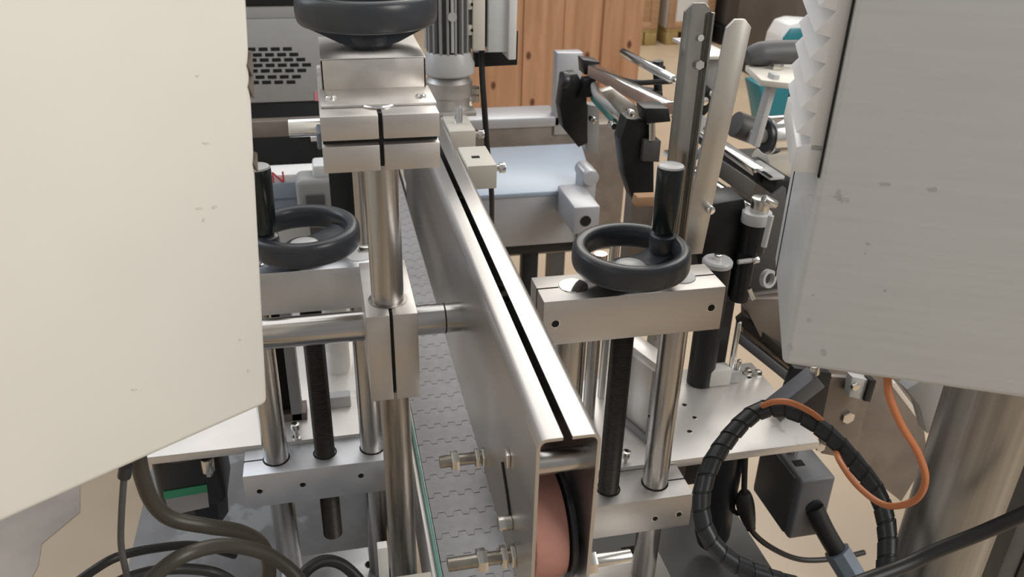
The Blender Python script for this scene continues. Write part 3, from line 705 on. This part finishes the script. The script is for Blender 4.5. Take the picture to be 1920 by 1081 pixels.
pixblock('grey_leg', [(1102, 196), (1124, 200), (1122, 290), (1100, 284)], 1.60, .03, 'grey_paint_dark', fa)
a = at(1200, 380, y=1.285); MB().box((a.x-.02, 1.27, .0), (a.x+.02, 1.305, a.z+.02)).build('stand_leg', 'brown_steel', fa)
sr = thing('steel_rod', 'thin bright rod slanting past the wooden crate with a black clamp', 'rod', at(1215, 130, z=1.2))
MB().cyl(at(1264, 150, z=1.20), at(1168, 98, z=1.20), .008, seg=16, bev=.001).build('rod', 'chrome', sr)
pixblock('clamp', [(1216, 118), (1248, 124), (1248, 138), (1212, 132)], 1.50, .03, 'black_metal', sr)
MB().cyl(at(1234, 114, y=1.51), at(1234, 122, y=1.51), .010, seg=14).build('clamp_knob', 'black_plastic', sr)
MB().cyl(at(1232, 136, y=1.51), at(1236, 200, y=1.51), .008, seg=14).build('clamp_post', 'black_metal', sr)
pixblock('clamp_foot', [(1205, 168), (1242, 172), (1240, 190), (1215, 186)], 1.50, .03, 'black_metal', sr)
tag(MB().tube([at(1130, 140, y=1.55), at(1190, 154, y=1.5), at(1225, 154, y=1.45), at(1262, 152, y=1.4)], .005, 10).build('black_hose', 'rubber'), 'thin black hose looping beside the slanting bright rod', 'hose')

# ------------------------------------------------------------------ below the right cabinet
jb = thing('junction_box', 'dark grey junction box with cable gland below the bench plate', 'junction box', at(1490, 900, y=.86))
yj = .80; jx0 = at(1490, 958, y=yj).x; jx1 = at(1561, 925, y=yj).x; jz1 = at(1500, 903, y=yj).z; jz0 = at(1478, 1012, y=yj).z
jyb = at(1410, 915, x=jx0).y
MB().box((jx0, yj, jz0), (jx1, jyb, jz1), .005, 3).build('box', 'junction', jb)
MB().box((jx0-.003, yj+.012, jz0+.004), (jx0+.002, jyb-.008, jz1-.004), .002).build('lid', 'dark_grey', jb)
a = at(1527, 950, y=yj); MB().cyl((a.x, yj-.002, a.z), (a.x, yj+.004, a.z), .013, seg=28).build('gland_seat', 'black_plastic', jb)
a = at(1497, 866, z=jz1); MB().box((a.x-.008, a.y-.008, jz1-.001), (a.x+.006, a.y+.004, jz1+.001)).build('latch', 'void', jb)
MB().cyl((jx0-.0+.02, jyb-.05, jz1), (jx0+.02, jyb-.05, .849), .008, seg=14).build('hanger', 'bolt', jb)
pth = [at(1526, 950, y=.802), at(1548, 996, y=.785), at(1580, 1050, y=.765), at(1610, 1100, y=.74)]
fc = thing('flexible_conduit', 'thick black conduit with blue-grey fitting leaving the junction box', 'hose', pth[-1])
MB().tube(pth, .0135, 18).build('tube', 'rubber', fc)
MB().tube([at(1569, 1032, y=.771), at(1590, 1066, y=.756), at(1612, 1104, y=.738)], .020, 8, rfun=lambda t: .019 if t < .8 else .021).build('fitting', 'blue_grey', fc)
bp = thing('mounting_plates', 'brown steel mounting plates with bolts under the right cabinet', 'plate', at(1620, 800, y=.95))
pixblock('rear_plate', [(1390, 560), (1470, 560), (1720, 700), (1740, 860), (1690, 940), (1640, 900), (1560, 850), (1545, 720), (1440, 660)], 1.02, .012, 'brown_steel', bp)
pixblock('front_plate', [(1560, 706), (1640, 712), (1616, 800), (1604, 862), (1540, 850), (1540, 760)], .93, .010, 'brown_steel', bp)
pixblock('strut', [(1700, 730), (1750, 700), (1782, 720), (1755, 812), (1738, 812), (1724, 760)], .80, .020, 'grey_paint_dark', bp)
pixblock('clip', [(1598, 706), (1630, 712), (1620, 750), (1592, 744)], .91, .015, 'light_cap', bp)
pixblock('clip', [(1632, 712), (1644, 714), (1632, 754), (1620, 752)], .905, .015, 'black_metal', bp)
for u, v, y_, r in ((1592, 784, .925, .011), (1606, 726, .905, .007), (1540, 840, .92, .008)):
    a = at(u, v, y=y_); MB().cyl(a, a+V((0, .012, 0)), r, seg=6, bev=.001).build('bolt', 'bolt', bp)
bar2('green_edge', at(1738, 775, y=.96), at(1690, 712, y=.96), .006, .006, 'green_strip', bp)
bar2('pale_edge', at(1730, 792, y=.95), at(1672, 716, y=.95), .010, .008, 'white_plate', bp)
pixblock('corner_plate', [(1394, 556), (1500, 540), (1500, 724), (1474, 716), (1394, 646)], 1.06, .010, 'brown_steel', bp)
bar2('dark_beam', at(1512, 700, y=1.0), at(1386, 592, y=1.04), .016, .016, 'thread', bp)
bar2('blue_beam', at(1492, 716, y=1.0), at(1382, 628, y=1.04), .014, .014, 'junction', bp)
pixblock('dark_backing', [(1384, 420), (1474, 352), (1480, 552), (1386, 566)], 1.10, .012, 'dark_grey', bp)
sq = thing('square_arm', 'dark square arm pointing from the cabinet to the spiral hose', 'arm', at(1500, 730, y=.80))
bar2('bar', at(1446, 772, y=.80), at(1530, 706, y=.80), .024, .024, 'junction', sq)
pixblock('plate', [(1490, 690), (1560, 700), (1540, 800), (1490, 792), (1464, 760)], .86, .012, 'black_metal', sq)
MB().cyl(at(1528, 700, y=.79), at(1528, 684, y=.79), .006, seg=14, bev=.001).build('pin', 'bolt', sq)
dk = thing('dark_housing', 'dark machine housing behind the thick steel post', 'machine', (1.55, 1.1, 0))
MB().box((1.20, .96, 0), (1.9, 1.08, .80), .01).build('housing', 'dark_grey', dk)
MB().box((1.24, .955, .3), (1.5, .962, .74), .002).build('cover', 'black_metal', dk)

# spiral wrapped hose
hp = [at(1652, 1180, y=.56), at(1660, 1081, y=.57), at(1664, 1000, y=.60), at(1648, 930, y=.63), at(1606, 870, y=.66), at(1556, 816, y=.69), at(1500, 776, y=.715),
      at(1452, 764, y=.73), at(1408, 778, y=.73), at(1360, 828, y=.715), at(1326, 886, y=.69), at(1314, 950, y=.67), at(1330, 1008, y=.65), at(1372, 1052, y=.63), at(1440, 1082, y=.61), at(1520, 1105, y=.60)]
hs = thing('spiral_hose', 'black spiral-wrapped cable bundle arching over the junction box', 'cable', hp[-1])
MB().tube(hp, .0093, 16, 10).build('cable_core', 'rubber', hs)
P = spline(hp, 60); Lc = [0]
for A, B in zip(P, P[1:]): Lc.append(Lc[-1]+(B-A).length)
b = bmesh.new(); pitch = .019; NS = 16; tt = (P[1]-P[0]).normalized(); nr = tt.orthogonal().normalized(); frames = []
for i, p in enumerate(P):
    t = (P[min(i+1, len(P)-1)]-P[max(i-1, 0)]).normalized(); nr = (nr-t*nr.dot(t)).normalized(); frames.append((p, t, nr.copy(), t.cross(nr)))
def fr_at(s):
    import bisect
    i = max(0, min(len(P)-2, bisect.bisect(Lc, s)-1)); f = (s-Lc[i])/max(1e-9, Lc[i+1]-Lc[i])
    p = P[i].lerp(P[i+1], max(0, min(1, f))); _, t, n, bi = frames[i]; return p, t, n, bi
prev = None; s = .02
while s < Lc[-1]-.02:
    ph = 2*math.pi*s/pitch; ring = []
    for ds, rr in ((-.0086, .0094), (-.0082, .0102), (.0080, .0110), (.0086, .0095)):
        p, t, n, bi = fr_at(s+ds); ring.append(b.verts.new(p+(n*math.cos(ph)+bi*math.sin(ph))*rr))
    if prev:
        for k in range(3): b.faces.new((prev[k], prev[k+1], ring[k+1], ring[k]))
    prev = ring; s += pitch/NS
m_ = MB(); m_._merge(b); m_.build('spiral_wrap', 'spiral', hs)
oc = thing('orange_cable', 'orange cable looping from the right cabinet into the spiral hose', 'cable', at(1665, 712, y=.53))
MB().tube([at(1664, 706, y=.545), at(1668, 744, y=.535), at(1690, 796, y=.53), at(1722, 850, y=.53), at(1735, 900, y=.535), at(1714, 938, y=.55), at(1662, 947, y=.575), at(1612, 914, y=.61),
           at(1576, 866, y=.650), at(1560, 826, y=.700), at(1536, 784, y=.70), at(1490, 757, y=.70), at(1456, 752, y=.708), at(1430, 760, y=.726)], .0035, 12).build('cable', 'orange', oc)
tag(MB().tube([at(1560, 1110, y=.52), at(1690, 1062, y=.53), at(1760, 1030, y=.53), at(1850, 994, y=.52), at(1960, 945, y=.50)], .0075, 14).build('black_cable', 'rubber'), 'straight black cable slanting across the thick steel post', 'cable')
pl = thing('plug_cable', 'black cable with moulded plug hanging below the bench plate', 'cable', at(1400, 860, y=.84))
MB().tube([at(1398, 842, y=.84), at(1396, 890, y=.84), at(1396, 935, y=.835), at(1404, 985, y=.83), at(1440, 1022, y=.83), at(1500, 1048, y=.83), at(1570, 1046, y=.83), at(1620, 1035, y=.84)], .0042, 12).build('lead', 'rubber', pl)
MB().tube([at(1396, 922, y=.835), at(1398, 950, y=.834), at(1408, 990, y=.83)], .012, 16, 8, rfun=lambda t: .007+.006*math.sin(math.pi*min(1, t*1.05+.02))).build('plug', 'rubber', pl)
MB().lathe([(.010, -.004), (.016, -.004), (.016, .004), (.010, .004)], at(1386, 945, y=.85), V((.2, -1, .3)), 24, closed=True).build('loop', 'rubber', pl)
hm = thing('hanging_motor', 'black drive motor hanging under the bright plate behind the spiral hose', 'motor', at(1370, 890, y=.86))
a = at(1352, 900, y=.87); MB().lathe([(.020, .62), (.026, .64), (.026, .846), (.020, .848)], (a.x, a.y, 0), seg=32).build('body', 'black_plastic', hm)
MB().box((a.x-.03, a.y-.03, .815), (a.x+.065, a.y+.03, .848), .003).build('flange', 'black_metal', hm)

# ------------------------------------------------------------------ lower left: motor and cables
ml = thing('stepper_motor', 'black motor with green and silver label hanging under the left plate', 'motor', at(370, 940, y=.965))
a = at(372, 930, y=.975); zt = .848
MB().box((a.x-.048, .955, .735), (a.x+.040, 1.035, zt), .012, 3).build('body', 'black_plastic', ml)
MB().lathe([(.020, .675), (.036, .690), (.040, .735), (.040, .74)], (a.x-.004, .995, 0), seg=8).build('rear_cover', 'black_plastic', ml)
MB().prism(pix([(306, 922), (388, 908), (392, 950), (318, 966)], y=.9545), (0, .0012, 0)).build('rating_label', 'label_white', ml)
MB().prism(pix([(306, 922), (388, 908), (389, 922), (308, 936)], y=.9535), (0, .0012, 0)).build('label_band', 'green_label', ml)
for u in (388, ):
    MB().cyl(at(u, 858, y=.945), at(u+3, 882, y=.945), .0085, seg=24, bev=.001).build('spacer', 'bolt', ml)
    MB().cyl(at(u+4, 880, y=.945), at(u+4, 890, y=.945), .005, seg=6).build('nut', 'bolt', ml)
MB().lathe([(.034, -.006), (.042, -.006), (.042, .006), (.034, .006)], (a.x-.005, .975, .84), (0, 0, 1), 32, closed=True).build('rim', 'dark_grey', ml)
def cable(label, pts, r, m='rubber', sub=8):
    return tag(MB().tube(pts, r, 14, sub).build('cable', m), label, 'cable')
cable('thick brown-black cable dropping from the left cabinet across the motor', [at(258, 850, y=.60), at(266, 890, y=.60), at(286, 940, y=.60), at(322, 972, y=.60), at(390, 986, y=.605), at(450, 996, y=.62), at(488, 1018, y=.63), at(504, 1055, y=.63), at(502, 1110, y=.62)], .0068, 'rubber_brown')
cable('thin grey cable hanging straight from the gland of the left cabinet', [at(233, 888, y=.56), at(228, 960, y=.56), at(227, 1020, y=.56), at(236, 1070, y=.555), at(246, 1110, y=.55)], .0026, 'rubber_grey')
cable('dark blue-black cable arching in from the floor side under the motor', [at(120, 1110, y=.60), at(170, 1072, y=.61), at(224, 1042, y=.62), at(300, 1026, y=.65), at(370, 1022, y=.68), at(440, 1040, y=.70)], .0042)
cable('thick brown-black cable arching over the grey base plate', [at(250, 1120, y=.52), at(300, 1070, y=.53), at(350, 1038, y=.54), at(420, 1022, y=.56), at(490, 1034, y=.57), at(540, 1064, y=.57), at(580, 1110, y=.56)], .0062, 'rubber_brown')
cable('black cable hump beside the stained steel column', [at(552, 1110, y=.66), at(572, 1072, y=.67), at(606, 1051, y=.68), at(642, 1058, y=.68), at(676, 1090, y=.67), at(690, 1120, y=.66)], .0062)
cable('low blue-black cable lying along the bottom of the grey base', [at(170, 1120, y=.56), at(240, 1083, y=.57), at(320, 1066, y=.58), at(400, 1072, y=.59), at(450, 1100, y=.58)], .0048)

# fittings on the left plate
lf = thing('slotted_bracket', 'dark slotted bracket standing on the left plate behind the polished column', 'bracket', at(560, 790, y=.96))
q = at(545, 790, z=ZP); 
MB().box((q.x-.030, q.y, ZP), (q.x-.018, q.y+.03, 1.06), .001).build('upright', 'grey_paint_dark', lf)
MB().box((q.x+.002, q.y, ZP), (q.x+.016, q.y+.03, 1.06), .001).build('upright', 'grey_paint_dark', lf)
MB().box((q.x-.019, q.y+.012, ZP), (q.x+.003, q.y+.026, 1.06)).build('dark_core', 'void', lf)
MB().box((q.x-.030, q.y, ZP), (q.x+.022, q.y+.03, ZP+.012), .001).build('foot', 'brown_steel', lf)
ar = thing('air_cylinder', 'white air cylinder behind the left threaded spindle', 'cylinder', at(635, 690, y=1.06))
a = at(634, 692, y=1.08); MB().lathe([(.010, -.004), (.0175, 0), (.0185, .010), (.0185, .035), (.0178, .036), (.0178, .040), (.0185, .041), (.0185, .20), (.012, .205)], a, seg=32).build('barrel', 'white_plastic', ar)
MB().cyl(a-V((0, 0, a.z-ZP)), a, .006, seg=16).build('rod', 'bolt', ar)
dc = thing('swivel_disc', 'pale round swivel disc with socket bolt on the left plate', 'disc', at(622, 770, y=1.0))
a = at(626, 765, y=1.0); 
MB().cyl((a.x, a.y, a.z-.012), (a.x, a.y, a.z+.003), .022, seg=36, bev=.0015).build('disc', 'white_plate', dc)
MB().cyl((a.x, a.y, ZP), (a.x, a.y, a.z-.012), .012, seg=20).build('spigot', 'bolt', dc)
MB().cyl((a.x+.004, a.y-.002, a.z+.003), (a.x+.004, a.y-.002, a.z+.006), .006, seg=18).build('bolt', 'bolt', dc)
MB().box((a.x-.026, a.y-.02, ZP), (a.x+.024, a.y-.004, ZP+.018), .002).build('foot', 'light_cap', dc)
sc_ = at(690, 470, y=.90)
tag(MB().cyl((.0265, .905, 1.129), (.075, .905, 1.129), .006, seg=18, bev=.001).build('short_pin', 'bolt'), 'short bright pin on the left upper block beside the clamp column', 'pin')

# steel posts behind the left handwheel
ps = thing('guide_post', 'dull steel post standing behind the left handwheel', 'post', at(676, 480, y=1.20))
a = at(678, 400, y=1.20); MB().cyl((a.x, 1.2, .86), (a.x, 1.2, 1.20), .010, seg=24).build('rod', 'shaft', ps)
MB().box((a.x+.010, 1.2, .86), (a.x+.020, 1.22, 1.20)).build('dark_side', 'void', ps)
bl = thing('black_column', 'black machine column behind the left handwheel', 'column', at(650, 420, y=1.35))
MB().box(at(632, 520, y=1.35), at(668, 322, y=1.35)+V((0, .06, 0)), .002).build('column', 'black_metal', bl)
a = at(650, 520, y=1.38); MB().box((a.x-.03, 1.36, 0), (a.x+.03, 1.40, a.z)).build('foot', 'black_metal', bl)
wm = thing('label_printer', 'white and blue machine with red letter behind the left handwheel', 'machine', at(540, 420, y=1.55))
a = at(470, 330, y=1.55); b = at(612, 420, y=1.55)
MB().box((a.x, 1.55, b.z-.25), (b.x, 1.61, a.z), .006).build('body', 'white_gloss', wm)
MB().box((a.x, 1.545, at(540, 358, y=1.545).z-.06), (b.x-.02, 1.551, at(540, 342, y=1.545).z), .002).build('blue_panel', 'pale_blue', wm)
MB().box((a.x, 1.543, at(540, 372, y=1.545).z-.002), (b.x-.02, 1.547, at(540, 372, y=1.545).z+.001)).build('seam', 'blue_grey', wm)
cu = bpy.data.curves.new('letter', 'FONT'); cu.body = 'N'; cu.size = .034; cu.extrude = .0008
to = bpy.data.objects.new('letter_tmp', cu); COL.objects.link(to); bpy.context.view_layer.update()
me = bpy.data.meshes.new_from_object(to); bpy.data.objects.remove(to)
lo_ = bpy.data.objects.new('red_letter', me); COL.objects.link(lo_); me.materials.append(MAT['red_paint']); lo_.parent = wm
a = at(509, 345, y=1.547); lo_.location = V((a.x, 1.5475, a.z))-wloc(wm); lo_.rotation_euler = (math.pi/2, 0, 0)
MB().box((-.10, 1.56, 0), (-.02, 1.60, at(540, 420, y=1.55).z-.24)).build('stand', 'dark_grey', wm)
gm = thing('grey_gearbox', 'rounded grey gear housing beside the white machine with the red letter', 'gearbox', at(600, 400, y=1.50))
a = at(585, 360, y=1.48); MB().box((a.x-.028, 1.48, a.z-.06), (a.x+.050, 1.54, a.z+.024), .012, 3).build('housing', 'grey_paint_dark', gm)
MB().box((a.x+.004, 1.49, a.z+.02), (a.x+.056, 1.54, a.z+.046), .006).build('cap', 'grey_and_shaded_paint', gm)
MB().box((a.x-.012, 1.475, a.z-.03), (a.x+.022, 1.481, a.z-.004), .003).build('sight_glass', 'dark_grey', gm)
MB().box((a.x-.01, 1.49, 0), (a.x+.03, 1.53, a.z-.05)).build('stand', 'dark_grey', gm)

# ------------------------------------------------------------------ grey cabinet with vent slots
yv = 2.2
vc = thing('vented_cabinet', 'grey machine cabinet with rows of dark vent slots behind the top handwheel', 'cabinet', (-.1, yv+.2, 0))
zb_ = at(540, 191, y=yv).z; z1_ = at(540, 36, y=yv).z; xr_ = .06
MB().box((-.55, yv, zb_), (xr_, yv+.45, z1_), .003).build('body', 'grey_paint_dark', vc)
MB().box((-.55, yv+.01, z1_), (xr_, yv+.45, at(540, 12, y=yv).z), .003).build('upper_band', 'grey_paint_dark', vc)
MB().box((-.55, yv+.005, at(540, 12, y=yv).z), (xr_, yv+.45, at(540, -60, y=yv).z), .003).build('dark_lid', 'black_metal', vc)
MB().box((-.55, yv+.01, 0), (xr_, yv+.45, zb_), .003).build('plinth', 'black_metal', vc)
rows = [(91.5, 547), (102, 559), (111.7, 572), (121.7, 583), (132, 574), (143.6, 564), (153.6, 553.6)]
f0 = None; ref = None
for v, ue in rows:
    for k in range(6):
        u = ue-8-22.8*k; a = at(u, v+ (u-560)*(-.012), y=yv)
        if u < 445: continue
        if f0 is None:
            f0 = MB().box((a.x-.0108, yv-.0012, a.z-.0044), (a.x+.0108, yv+.001, a.z+.0044), .001).build('vent_slot', 'void', vc); ref = a
        else: copy_part(f0, (a.x-ref.x, 0, a.z-ref.z), vc)
a = at(597, 180, y=yv); MB().box((a.x-.010, yv-.0015, a.z-.012), (a.x+.012, yv, a.z+.012)).build('pink_sticker', 'pink_sticker', vc)
bmM = thing('cross_beam', 'pale steel cross beam in front of the vented cabinet base', 'beam', (-.1, 1.95, 0))
MB().box((-.50, 1.95, at(540, 256, y=1.95).z), (-.0, 1.98, at(540, 226, y=1.95).z), .002).build('beam', 'brown_steel', bmM)
for xx in (-.45, -.06):
    MB().box((xx, 1.955, 0), (xx+.04, 1.975, at(540, 240, y=1.95).z)).build('beam_leg', 'black_metal', bmM)

# ------------------------------------------------------------------ gear motor on the far end of the rail
ym = 1.22; a = at(843, 228, y=ym); mx, mz = a.x, ZT
gmo = thing('gear_motor', 'finned upright gear motor with white terminal box at the far end of the rail', 'motor', (mx, ym, mz))
def zof(v): return at(845, v, y=ym).z
MB().lathe([(.030, mz), (.030, zof(180)), (.034, zof(176)), (.034, zof(150)), (.027, zof(140))], (mx, ym, 0), seg=32).build('neck', 'alu', gmo)
MB().lathe([(.034, zof(137)), (.037, zof(133)), (.037, zof(116)), (.034, zof(108)), (.033, zof(98)), (.031, zof(94))], (mx, ym, 0), seg=36).build('end_bell', 'light_cap', gmo)
zt2 = zof(-40)
MB().cyl((mx, ym, zof(100)), (mx, ym, zt2), .025, seg=32).build('stator', 'dark_grey', gmo)
f0 = None
for k in range(18):
    an = 2*math.pi*k/18
    M = Matrix.Translation((mx, ym, 0)) @ Matrix.Rotation(an, 4, 'Z')
    MB().box((.023, -.0018, zof(98)), (.032, .0018, zt2), .0006, 1, M).build('cooling_fin', 'grey_paint_dark', gmo)
a = at(848, 32, y=ym-.032); MB().cyl((a.x, ym-.034, a.z), (a.x, ym-.024, a.z), .0062, seg=18).build('tie_rod_nut', 'light_cap', gmo)
MB().cyl((a.x, ym-.031, zof(90)), (a.x, ym-.031, zt2), .0022, seg=10).build('tie_rod', 'light_cap', gmo)
a = at(884, 104, y=ym-.01); b = at(908, -40, y=ym-.01)
tb_ = MB().box((a.x, ym-.020, at(890, 90, y=ym).z), (b.x, ym+.030, zt2), .002).build('terminal_box', 'cream_block', gmo)
MB().box((b.x+.004, ym-.022, at(930, 92, y=ym).z), (at(948, 90, y=ym).x, ym+.030, zt2), .002).build('box_lid', 'grey_and_shaded_paint', gmo)
MB().box((at(946, 90, y=ym).x, ym-.028, at(950, 104, y=ym).z), (at(960, 90, y=ym).x, ym+.020, zt2), .001).build('lid_flange', 'white_gloss', gmo)
MB().box((b.x, ym-.010, at(930, 84, y=ym).z), (b.x+.005, ym+.03, zt2)).build('box_gap', 'dark_grey', gmo)
MB().prism(pix([(888, 98), (955, 98), (955, 58), (972, 58), (970, 122), (890, 126)], y=ym+.032), (0, .012, 0), .001).build('black_bracket', 'black_metal', gmo)
for v in (55, 7):
    a = at(884, v, y=ym-.012); MB().box((a.x-.006, ym-.018, a.z-.007), (a.x+.008, ym-.002, a.z+.007), .001).build('tie_lug', 'cream_block', gmo)
    MB().cyl((a.x, ym-.0195, a.z), (a.x, ym-.017, a.z), .0022, seg=10).build('lug_screw', 'void', gmo)
for v in (170, 184):
    a = at(876, v, y=ym); MB().cyl((mx+.028, ym, a.z), (mx+.044, ym, a.z), .007, seg=6, bev=.001).build('side_bolt', 'bolt', gmo)
a = at(802, 72, y=ym+.02); MB().cyl((a.x, ym+.02, at(802, 96, y=ym).z), (a.x, ym+.02, zof(50)), .006, seg=16).build('side_stud', 'light_cap', gmo)
MB().box((XL+.001, ym-.035, ZT-.001), (mx+.034, ym+.035, ZT+.006), .001).build('mount_plate', 'alu', gmo)
tag(MB().tube([at(903, 95, y=ym+.01), at(904, 140, y=ym), at(908, 200, y=ym), at(914, 280, y=ym+.02), at(921, 350, y=ym+.05), at(922, 420, y=ym+.1), at(918, 520, y=ym+.2), V((.262, 1.46, .55)), V((.262, 1.46, 0))], .0044, 12).build('motor_cable', 'rubber'), 'black cable hanging from the gear motor in front of the steel hood', 'cable')

# ------------------------------------------------------------------ hooded machine behind
zh = .80; yh = 1.88
hd = thing('hooded_machine', 'low machine with pale sheet-metal hood behind the right handwheel', 'machine', (.50, 2.0, 0))
x0h, x1h = .20, at(1104, 356, z=zh).x
yb_ = at(1090, 268, z=zh).y
MB().prism([(x0h, yh, zh), (x1h-.02, yh, zh), (x1h+.03, yh+.06, zh), (at(1090, 268, z=zh).x, yb_, zh), (x0h, yb_, zh)], (0, 0, -.012), .003).build('hood_top_lit', 'pale_blue', hd)  # grey hood; bluish light on its top put into the colour
zlow = at(1000, 461, y=yh).z
MB().box((x0h, yh+.004, zlow), (x1h-.02, yb_-.01, zh-.011), .004).build('hood_front', 'hood', hd)
MB().box((x0h, yh+.02, zlow-.03), (x1h, yb_-.02, zlow+.001), .002).build('under_frame', 'black_metal', hd)
for u in (992, 905):
    a = at(u, 480, y=yh+.05); MB().box((a.x-.02, yh+.03, .0), (a.x+.02, yh+.07, zlow-.02), .002).build('leg', 'black_metal', hd)
MB().box((x1h-.02, yh-.01, zlow), (x1h+.018, yh+.05, zh+.05), .006).build('hinge_post', 'hood', hd)
MB().cyl((x1h, yh-.02, zh+.035), (x1h, yh+.06, zh+.035), .020, seg=24, bev=.002).build('hinge', 'hood', hd)
c0 = at(1074, 440, y=1.74); c1 = at(1126, 386, y=1.74)
MB().box((c0.x, 1.74, c0.z), (c1.x, yh+.01, c1.z), .004).build('switch_box', 'hood', hd)
a = at(1098, 414, y=1.74); MB().cyl((a.x, 1.738, a.z), (a.x, 1.745, a.z), .013, seg=24).build('box_hole', 'void', hd)

# grey-white frame machine behind the hood
yw = 2.65
wf = thing('white_frame_machine', 'pale framed machine with upright panel in front of the wooden crate', 'machine', (.6, yw, 0))
zw = at(960, 224, y=yw).z
xa_, xb_ = at(800, 224, y=yw).x, at(1050, 224, y=yw).x
MB().box((xa_, yw, zw-.03), (xb_, yw+.14, zw+.004), .004).build('top_rail', 'hood', wf)
MB().box((xa_, yw+.01, .25), (xb_+.25, yw+.12, zw-.03), .004).build('front_panel', 'brown_steel', wf)  # grey steel, its brownish reflection put into the colour
a = at(1040, 212, y=yw); b = at(1094, 98, y=yw)
MB().box((a.x, yw, zw-.06), (b.x, yw+.05, b.z), .004).build('upright_panel', 'hood', wf)
for xx in (xa_+.1, xb_): MB().box((xx, yw+.02, 0), (xx+.05, yw+.10, .26)).build('leg', 'dark_grey', wf)

# ------------------------------------------------------------------ wooden crate
yc = 4.3
x0c = at(825, 100, y=yc).x; x1c = at(1200, 100, y=yc).x
ck = thing('wooden_crate', 'tall knotty pine crate behind the machines', 'crate', ((x0c+x1c)/2, yc+.3, 0))
nb = 5; wbd = (x1c-x0c)/nb
pk = None
for k in range(nb):
    xx = x0c+k*wbd; dy = .004*((k*7) % 3)
    MB().box((xx+.0015, yc-dy, .10), (xx+wbd-.0015, yc+.02, 1.35), .002, 1).build('plank', 'pine', ck)
for k in range(6):
    yy = yc+.02+k*.115
    MB().box((x1c-.02, yy, .10), (x1c, yy+.113, 1.35), .002, 1).build('side_plank', 'pine', ck)
MB().box((x1c-.22, yc-.026, .10), (x1c-.12, yc-.002, 1.35), .002).build('batten', 'pine', ck)
MB().box((x0c, yc-.03, .02), (x1c, yc+.7, .10), .004).build('skid', 'pallet_wood', ck)
MB().box((x0c+.02, yc+.02, .10), (x1c-.02, yc+.7, 1.3)).build('core', 'box_wood', ck)

# ------------------------------------------------------------------ far background: pallets with boxes, dark machines, teal machine
yp = 7.2
def palletbox(label, plabel, u0, u1, m, col):
    a = at(u0, 60, y=yp); b = at(u1, 60, y=yp)
    p = thing('pallet', plabel, 'pallet', ((a.x+b.x)/2, yp+.4, 0))
    MB().box((a.x, yp, .11), (b.x, yp+.8, .14), .003).build('deck', 'pallet_wood', p)
    for f in (0, .5, 1):
        xx = a.x+(b.x-a.x-.11)*f
        MB().box((xx, yp, 0), (xx+.11, yp+.8, .11), .003).build('block', 'pallet_wood', p)
    MB().box((a.x+.02, yp+.05, .0), (b.x-.02, yp+.75, .012)).build('bottom_board', 'pallet_wood', p)  # thin board on the floor, same wood as the pallet
    c = thing('packing_case', label, 'box', ((a.x+b.x)/2, yp+.4, .14))
    MB().box((a.x, yp+.01, .14), (b.x, yp+.8, 1.2), .004).build('case', m, c)
    for xx in (a.x, b.x-.07): MB().box((xx, yp-.004, .14), (xx+.07, yp+.012, 1.2), .003).build('edge_batten', 'box_wood', c)
    MB().box((a.x, yp-.003, .14), (b.x, yp+.012, .20), .003).build('bottom_batten', 'box_wood', c)
palletbox('white-sided packing case with wooden battens on the far pallet', 'wooden pallet under the white-sided packing case', 1250, 1335, 'white_gloss', 0)
palletbox('brown packing case on the far pallet beside the crate', 'wooden pallet under the brown packing case', 1160, 1232, 'box_wood', 0)
a = at(1345, 70, z=0); 
fm = thing('dark_machine', 'dark brown machinery row against the far side of the hall', 'machine', (4.6, 7.6, 0))
MB().box((3.55, 7.2, .15), (5.0, 8.4, 1.7), .02).build('housing', 'far_dark', fm)
MB().box((3.50, 7.15, 0), (5.05, 8.4, .15), .01).build('plinth', 'black_metal', fm)
MB().box((3.62, 7.18, .5), (4.2, 7.21, 1.4), .01).build('door', 'brown_steel', fm)
fm2 = thing('dark_machine', 'low dark machine on the hall floor behind the teal cleaner', 'machine', (4.2, 5.9, 0))
MB().box((3.3, 5.6, .12), (4.9, 6.5, .9), .02).build('housing', 'far_dark', fm2)
MB().box((3.25, 5.55, 0), (4.9, 6.5, .12), .01).build('plinth', 'black_metal', fm2)
yt = 3.4
tl = thing('cleaning_machine', 'white and teal floor cleaning machine behind the right cabinet louvres', 'machine', at(1470, 300, y=yt))
P = pix([(1456, 110), (1466, 70), (1480, 46), (1500, 40), (1560, 44), (1560, 300), (1452, 300), (1450, 160)], y=yt); MB().prism(P, (0, .14, 0), .008).build('shell', 'white_gloss', tl)
P = pix([(1470, 72), (1484, 54), (1540, 52), (1540, 92), (1472, 92)], y=yt-.012); MB().prism(P, (0, .03, 0), .004).build('upper_panel', 'teal', tl)
P = pix([(1424, 160), (1500, 156), (1520, 330), (1450, 330), (1432, 200)], y=yt-.05); MB().prism(P, (0, .15, 0), .006).build('lower_body', 'teal', tl)
a = at(1440, 330, y=yt); b = at(1560, 330, y=yt); MB().box((a.x, yt, 0), (b.x, yt+.35, a.z+.02), .01).build('base', 'dark_grey', tl)
